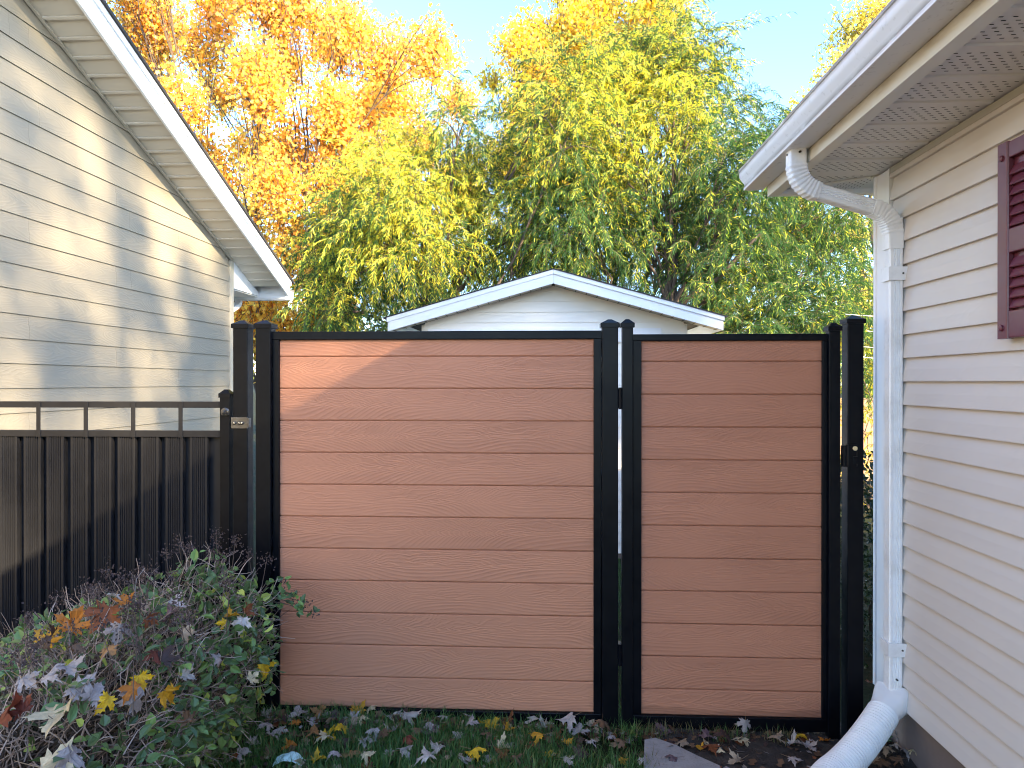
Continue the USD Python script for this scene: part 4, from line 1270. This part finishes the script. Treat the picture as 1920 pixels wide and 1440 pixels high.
# one leafy spray reaching out over the panel
sp0 = np.array([-1.27, 3.02, 0.55])
for q in range(7):
    e = onY(520 + 12 * q + r7.uniform(-8, 8), 1100 + 10 * q + r7.uniform(-30, 40), 3.05)
    B_ = bez(sp0, sp0 + [0.04, 0, 0.12], e - [0.06, 0, -0.02], e, 9)
    s_ = part("spray", tube(B_, np.linspace(0.0025, 0.001, 9), 4), M["twig"], SB, col=np.tile([0.09, 0.07, 0.05], (38, 1)))
    n = 9
    o = B_[r7.integers(4, 9, n)] + r7.normal(0, 0.008, (n, 3))
    v, f = broad_faces(o, r7.normal(size=(n, 3)), r7.normal(size=(n, 3)) + [0, -1.0, 0.8], r7.uniform(0.025, 0.042, n), r7.uniform(0.016, 0.026, n))
    part("leaves", (v, f), M["shrub"], s_, col=np.repeat(pick(GREENS[:3], [4, 4, 1], n, r7), 6, 0), kind="stuff")
    n = 14
    o = e + r7.normal(0, 0.012, (n, 3))
    v, f = broad_faces(o, r7.normal(size=(n, 3)), r7.normal(size=(n, 3)), r7.uniform(0.006, 0.012, n), r7.uniform(0.004, 0.008, n))
    part("seed_cluster", (v, f), M["twig"], s_, col=np.repeat(pick([(0.05, 0.035, 0.035)], [1], n, r7), 6, 0), kind="stuff")

# ------------------------------------------------------------------ grass
r8 = np.random.default_rng(83)


def blades(n, x0, x1, y0, y1, h0, h1, keep=None):
    X, Y = r8.uniform(x0, x1, n), r8.uniform(y0, y1, n)
    if keep is not None:
        k = keep(X, Y)
        X, Y = X[k], Y[k]
    n = len(X)
    b = np.stack([X, Y, gz(X, Y) - 0.004], 1)
    a = r8.uniform(0, 2 * np.pi, n)
    lean = np.stack([np.cos(a), np.sin(a), 0 * a], 1)
    sd = np.stack([-np.sin(a), np.cos(a), 0 * a], 1) * r8.uniform(0.0010, 0.0020, (n, 1))
    h = r8.uniform(h0, h1, (n, 1))
    k1, k2 = r8.uniform(0.05, 0.5, (n, 1)), r8.uniform(0.4, 1.3, (n, 1))
    m1 = b + h * 0.55 * (np.array([0, 0, 1.0]) + lean * k1)
    t1 = m1 + h * 0.5 * unit(np.array([0, 0, 0.9]) + lean * k2)
    v = np.stack([b - sd, b + sd, m1 + sd * 0.8, m1 - sd * 0.8, t1], 1).reshape(-1, 3)
    o = np.arange(n)[:, None] * 5
    return (v, np.concatenate([o + [0, 1, 2], o + [0, 2, 3], o + [3, 2, 4]])), n


soil_edge = lambda X, Y: (X < 0.44 + 0.03 * np.sin(Y * 40)) | ((Y > 3.27 + 0.03 * np.sin(X * 23)) & (X < 1.1))
gm, n = blades(52000, -1.75, 1.1, 2.35, 3.52, 0.03, 0.10, lambda X, Y: soil_edge(X, Y) & (meshkit.fbm(np.stack([X * 6, Y * 6, 0 * X], -1), 3, 6) > r8.uniform(0.22, 0.6, len(X))))
bx_ = gm[0].reshape(-1, 5, 3)[:, 0, 0]
gc = pick([(0.055, 0.135, 0.036), (0.09, 0.195, 0.05), (0.14, 0.235, 0.06), (0.32, 0.26, 0.11)], [5, 4, 1.5, 0.5], n, r8)
dry_ = (bx_ > 0.42) & (r8.uniform(0, 1, n) < 0.75)
gc[dry_] = pick([(0.20, 0.16, 0.075), (0.13, 0.11, 0.05)], [1, 1], int(dry_.sum()), r8)
gm2, n2 = blades(5000, 0.2, 1.0, 3.5, 6.8, 0.03, 0.08)
gc2 = pick([(0.03, 0.08, 0.022), (0.06, 0.12, 0.03)], [1, 1], n2, r8)
part("grass", join(gm, gm2), M["grass"], col=np.repeat(np.vstack([gc, gc2]), 5, 0), kind="stuff", label="short green grass blades before the brown panel", category="grass")
n = 520
Xs, Ys = r8.uniform(1.35, 1.62, n), r8.uniform(3.05, 3.5, n)
gm3, n3 = blades(1500, 1.30, 1.56, 3.22, 3.5, 0.015, 0.05)
part("dry_grass", gm3, M["grass"], col=np.repeat(pick([(0.16, 0.11, 0.06), (0.10, 0.07, 0.04)], [1, 1], n3, r8), 5, 0), kind="stuff", label="matted dry grass at the foundation behind the drain hose", category="grass")

# ------------------------------------------------------------------ fallen leaves
HALF = [(0, 0), (.09, -.03), (.22, -.11), (.23, -.02), (.39, -.06), (.31, .06), (.25, .10), (.37, .15), (.45, .16), (.47, .26), (.60, .35), (.45, .37), (.41, .45), (.30, .36), (.15, .31), (.18, .46), (.26, .53), (.16, .56), (.15, .66), (.07, .67), (0, .86)]
OAK = [(0, 0), (.06, .04), (.10, .14), (.24, .14), (.27, .22), (.13, .27), (.15, .36), (.33, .40), (.34, .50), (.17, .52), (.16, .62), (.26, .70), (.22, .78), (.10, .78), (.08, .92), (0, 1.0)]
shapes = []
for hf in (HALF, OAK):
    pg = sg.Polygon(hf + [(-x, y) for x, y in hf[-2:0:-1]])
    tv, tf = trimesh.creation.triangulate_polygon(pg, engine="earcut")
    mm = trimesh.Trimesh(np.column_stack([tv, np.zeros(len(tv))]), tf, process=False).subdivide()
    shapes.append((np.array(mm.vertices), np.array(mm.faces)))
PAL = {"yellow": (0.62, 0.38, 0.015), "gold": (0.55, 0.27, 0.015), "orange": (0.42, 0.14, 0.015), "rust": (0.20, 0.06, 0.02), "brown": (0.13, 0.07, 0.04), "dark": (0.055, 0.03, 0.028),
       "lilac": (0.36, 0.31, 0.30), "grey": (0.39, 0.35, 0.32), "cream": (0.58, 0.47, 0.30), "white": (0.52, 0.46, 0.42), "red": (0.16, 0.035, 0.02), "purple": (0.14, 0.085, 0.10), "beige": (0.36, 0.27, 0.19), "oak": (0.32, 0.16, 0.06)}
WORD = {"yellow": "bright yellow", "gold": "golden", "orange": "orange", "rust": "rusty red-brown", "brown": "brown", "dark": "dark brown", "lilac": "pale lilac-grey", "grey": "grey", "cream": "cream", "white": "whitish", "red": "dark red", "purple": "purplish brown", "beige": "beige", "oak": "tan"}
r9 = np.random.default_rng(97)
used_labels = {}


def fallen(P_, colour, size, where, group, nrm=(0, 0, 1), tilt=0.3, oak=False, nth=""):
    v0, f0 = shapes[1 if oak else 0]
    v = v0.copy()
    v[:, 1] -= 0.35
    if oak:
        v *= [0.9, 1.0, 1.0]
    v[:, 0] *= r9.uniform(0.85, 1.1)
    a, b = r9.uniform(0.3, 1.5), r9.uniform(-0.9, 0.7)
    v[:, 2] = a * v[:, 0] ** 2 * r9.choice([-1, 1], p=[0.6, 0.4]) + b * v[:, 1] ** 2 + 0.5 * np.abs(v[:, 0]) * r9.uniform(-0.3, 0.45) + 0.34 * (meshkit.fbm(v * 4 + r9.uniform(0, 50, 3), 2, 1) - 0.5)
    st = tube(np.array([[0, -0.35, 0], [0.02, -0.55, 0.03], [0.06, -0.85, 0.10]]), [0.012, 0.010, 0.010], 4)
    nv = len(v)
    v = np.vstack([v, st[0]])
    f = np.vstack([f0, st[1] + nv])
    z_ = unit(np.array(nrm, float) + r9.normal(0, tilt, 3))
    x_ = unit(np.cross(z_, r9.normal(size=3)))
    y_ = np.cross(z_, x_)
    v = v * size * 0.9
    v = v @ np.stack([x_, y_, z_])
    low = v[:, 2].min() if nrm[2] > 0.9 else v[:, 2].mean()
    v = v - [0, 0, low] + P_
    base = np.array(PAL[colour]) * r9.uniform(0.85, 1.15)
    c = np.tile(base, (len(v), 1)) * (0.5 + 1.0 * meshkit.fbm(v * 45, 3, 5))[:, None]
    c[nv:] = np.array([0.35, 0.22, 0.12]) if colour not in ("dark", "brown", "purple") else base
    kind_ = "oak leaf" if oak else "maple leaf"
    part("oak_leaf" if oak else "maple_leaf", (v, f), M["dry"], smooth=False, col=c, label=f"{WORD[colour]} fallen {kind_} {where}{nth}", category="leaf", group=group or None)


ORD = "first second third fourth fifth sixth seventh eighth ninth tenth eleventh twelfth thirteenth fourteenth fifteenth sixteenth seventeenth eighteenth nineteenth twentieth twenty-first twenty-second twenty-third twenty-fourth".split()


def counting(table, entry, mark, rev=False):
    """Tells leaves of one colour apart by counting them from a landmark."""
    same = sorted((e[0], e[1]) for e in table if e[2] == entry[2])
    if len(same) < 2:
        return ""
    if rev:
        same = same[::-1]
    return f", {ORD[same.index((entry[0], entry[1]))]} of its colour from {mark}"


ON_SHRUB = [(100, 1205, "gold", .075), (143, 1214, "orange", .085), (435, 1156, "gold", .06), (408, 1176, "yellow", .04), (490, 1253, "yellow", .075), (255, 1283, "yellow", .055), (190, 1327, "yellow", .06), (232, 1303, "orange", .06), (313, 1307, "gold", .075),
            (195, 1163, "rust", .11), (95, 1232, "dark", .08), (310, 1240, "dark", .08), (330, 1140, "lilac", .075), (222, 1195, "lilac", .075), (450, 1172, "white", .07), (155, 1302, "lilac", .08), (178, 1310, "lilac", .075), (247, 1318, "lilac", .085), (100, 1280, "lilac", .065),
            (133, 1278, "lilac", .06), (345, 1270, "grey", .05), (398, 1240, "lilac", .05), (470, 1270, "cream", .05), (213, 1140, "grey", .06), (268, 1155, "beige", .05), (318, 1166, "purple", .07), (108, 1345, "cream", .115), (108, 1440, "cream", .105), (20, 1350, "red", .11), (45, 1335, "red", .07),
            (290, 1243, "red", .06), (205, 1233, "oak", .05), (280, 1172, "rust", .05), (350, 1195, "beige", .05), (60, 1290, "lilac", .06), (150, 1245, "brown", .05), (235, 1150, "orange", .05), (460, 1150, "rust", .055), (135, 1425, "lilac", .08), (340, 1350, "brown", .05)]
for px, py, c, s in ON_SHRUB:
    rr_ = ray(px, py)
    ts = np.linspace(0.9, 3.6, 600)
    Q_ = ts[:, None] * rr_ + [0, 0, EYE]
    sd = shrub_inside(Q_)
    hit = np.nonzero(sd < 0.005)[0]
    Pq = Q_[hit[0]] if len(hit) else Q_[500]
    nq = unit(shrub_normal(Pq[None])[0] + np.array([0, -0.5, 0.4]))
    fallen(Pq + nq * 0.026, c, s * 1.25, "caught in the shrub", "fallen leaves caught in the shrub", nq, 0.35, nth=counting(ON_SHRUB, (px, py, c), "the panel", True))

ON_GRASS = [(615, 1383, "yellow", .10), (636, 1378, "yellow", .08), (588, 1390, "oak", .09), (608, 1394, "cream", .075), (668, 1336, "gold", .085), (660, 1347, "lilac", .08), (680, 1350, "cream", .08), (696, 1337, "cream", .06), (735, 1345, "lilac", .075), (752, 1340, "white", .07), (772, 1352, "grey", .10),
            (560, 1338, "lilac", .09), (595, 1338, "oak", .08), (500, 1343, "grey", .075), (587, 1353, "lilac", .07), (495, 1370, "lilac", .08), (552, 1355, "orange", .06), (530, 1374, "grey", .06), (512, 1384, "lilac", .07), (541, 1405, "orange", .075), (690, 1392, "grey", .08), (698, 1382, "lilac", .07),
            (720, 1386, "brown", .07), (737, 1367, "lilac", .075), (600, 1428, "yellow", .08), (630, 1430, "lilac", .065), (692, 1430, "cream", .07), (682, 1436, "rust", .07), (765, 1400, "red", .075), (760, 1417, "grey", .075), (818, 1410, "white", .08), (800, 1436, "white", .09), (915, 1360, "yellow", .095),
            (882, 1367, "lilac", .075), (957, 1366, "gold", .075), (948, 1352, "rust", .075), (1000, 1352, "white", .10), (1014, 1362, "grey", .075), (875, 1346, "lilac", .07), (860, 1382, "lilac", .06), (812, 1372, "purple", .075), (800, 1366, "lilac", .065), (898, 1422, "yellow", .095), (884, 1416, "yellow", .075),
            (945, 1402, "cream", .08), (940, 1416, "rust", .075), (1006, 1392, "gold", .075), (1065, 1395, "gold", .06), (1060, 1368, "lilac", .10), (1085, 1372, "lilac", .085), (1112, 1360, "white", .085), (1130, 1374, "brown", .08), (1050, 1380, "rust", .05), (1031, 1416, "yellow", .06), (1090, 1422, "dark", .08),
            (1066, 1426, "white", .075), (1163, 1400, "brown", .06), (1146, 1392, "lilac", .05), (872, 1428, "lilac", .06), (778, 1376, "brown", .07), (560, 1380, "brown", .08), (475, 1392, "lilac", .07), (455, 1420, "lilac", .075), (510, 1415, "brown", .06), (830, 1350, "grey", .06), (910, 1385, "brown", .06),
            (970, 1430, "brown", .06), (1110, 1400, "lilac", .06), (1170, 1428, "gold", .05), (730, 1412, "lilac", .05), (785, 1340, "brown", .05), (660, 1375, "brown", .05), (840, 1395, "brown", .06)]
for px, py, c, s in ON_GRASS:
    Pq = on_ground(px, py, 0.03)
    fallen(Pq + [0, 0, 0.022], c, s * 1.12, "on the grass", "fallen leaves on the grass", (0, -0.12, 1), 0.15, nth=counting(ON_GRASS, (px, py, c), "the shrub") or " before the wide brown panel")
fallen(on_ground(662, 1418, 0.03) + [0, 0, 0.03], "oak", 0.10, "on the grass below the panel", "fallen leaves on the grass", (0, -0.3, 1), 0.2, True)
ON_SOIL = [(1245, 1380, "purple", .085), (1258, 1402, "dark", .065), (1219, 1412, "beige", .05), (1278, 1399, "beige", .08), (1311, 1406, "gold", .05), (1334, 1412, "rust", .10), (1325, 1388, "purple", .08), (1356, 1396, "dark", .08), (1388, 1398, "cream", .085), (1352, 1416, "cream", .045), (1212, 1436, "white", .07),
           (1378, 1434, "beige", .08), (1458, 1396, "beige", .085), (1494, 1402, "grey", .085), (1504, 1388, "yellow", .07), (1532, 1376, "beige", .085), (1520, 1406, "lilac", .085), (1498, 1373, "beige", .07), (1492, 1434, "lilac", .07), (1258, 1436, "purple", .07), (1325, 1398, "cream", .04), (1340, 1380, "brown", .07), (1470, 1372, "brown", .06), (1425, 1368, "brown", .05), (1545, 1392, "orange", .06)]
for px, py, c, s in ON_SOIL:
    Pq = on_ground(px, py, 0.02)
    fallen(Pq + [0, 0, 0.024], c, s * 1.1, "on the soil", "fallen leaves on the bare soil", (0, -0.05, 1), 0.13, nth=counting(ON_SOIL, (px, py, c), "the hose", True) or " before the narrow gate")
BY_HOSE = [(1690, 1402, "lilac", .08), (1638, 1406, "gold", .07), (1662, 1420, "beige", .075), (1702, 1422, "lilac", .085), (1722, 1432, "cream", .09), (1640, 1434, "beige", .07), (1745, 1436, "gold", .06), (1680, 1436, "brown", .08), (1592, 1436, "purple", .08), (1618, 1438, "lilac", .08), (1625, 1395, "brown", .07), (1655, 1440, "brown", .07), (1610, 1420, "beige", .07), (1675, 1412, "grey", .05), (1708, 1405, "brown", .06), (1630, 1368, "brown", .05), (1632, 1285, "rust", .06)]
for px, py, c, s in BY_HOSE:
    Pq = on_ground(px, py, 0.02)
    fallen(Pq + [0, 0, 0.026], c, s, "beside the hose", "fallen leaves between hose and foundation", (0, -0.05, 1), 0.3, nth=counting(BY_HOSE, (px, py, c), "the hose") or " and the house foundation")
lean_ = onY(1396, 1358, 3.345)
fallen(np.array([lean_[0], 3.335, lean_[2]]), "lilac", 0.085, "leaning upright on the narrow gate's bottom rail", "", (0.1, -1, 0.3), 0.1)
# crumbs of brown leaves between the larger ones
n = 2600
X, Y = r9.uniform(-1.7, 1.66, n), r9.uniform(2.4, 3.45, n)
X[:600], Y[:600] = r9.uniform(-1.35, 1.2, 600), 3.335 - np.abs(r9.normal(0, 0.05, 600))
b = np.stack([X, Y, gz(X, Y) + r9.uniform(0.012, 0.03, n)], 1)
v, f = lobed_faces(b, r9.normal(size=(n, 3)) * [1, 1, 0.4], r9.normal(size=(n, 3)) * 0.28 + [0, 0, 1], r9.uniform(0.012, 0.05, n) ** 1.0)
part("leaf_litter", (v, f), M["dry"], col=np.repeat(pick([PAL["brown"], PAL["dark"], PAL["beige"], PAL["lilac"], PAL["rust"]], [4, 4, 1.3, 1.2, 1.3], n, r9), 8, 0), kind="stuff", label="small broken bits of brown leaves strewn over grass and soil", category="leaf litter")
# weeds beside the hose
for lab, px, py in (("small green weed beside the drain hose", 1652, 1398), ("small green weed at the foundation, near the picture's lower edge", 1730, 1428)):
    Pq = on_ground(px, py, 0.0)
    Wd_ = thing("weed", lab, "weed", Pq)
    for q in range(6):
        a = q * 1.05 + r9.uniform(-0.2, 0.2)
        v, f = broad_faces(Pq[None] + [[0, 0, 0.012]], np.array([[math.cos(a), math.sin(a), 0.7]]), np.array([[-math.cos(a) * 0.6, -math.sin(a) * 0.6, 1]]), np.array([r9.uniform(0.05, 0.075)]), np.array([0.026]))
        part("leaf", (v, f), M["shrub"], Wd_, col=np.tile([0.03, 0.10, 0.025], (6, 1)))
# a scrap of pale blue wrapper in the grass
Pq = on_ground(542, 1436, 0.02) + [0, 0, 0.03]
gxx, gyy = np.meshgrid(np.linspace(-0.06, 0.06, 14), np.linspace(-0.03, 0.03, 8), indexing="ij")
wv = np.stack([gxx.ravel(), gyy.ravel(), np.zeros(gxx.size)], 1)
wv[:, 2] = 0.03 * (meshkit.fbm(wv * 40, 3, 2)) + 0.015 * np.cos(wv[:, 0] * 40)
i_, j_ = np.meshgrid(np.arange(13), np.arange(7), indexing="ij")
a_ = (i_ * 8 + j_).ravel()
M["wrap"] = paint("pale_wrapper", (0.45, 0.66, 0.66), 0.35, 0.2)
part("wrapper_scrap", (wv + Pq, np.vstack([np.stack([a_, a_ + 8, a_ + 9], 1), np.stack([a_, a_ + 9, a_ + 1], 1)])), M["wrap"], smooth=60, label="crumpled pale blue scrap of wrapper in the grass beside the shrub", category="litter")
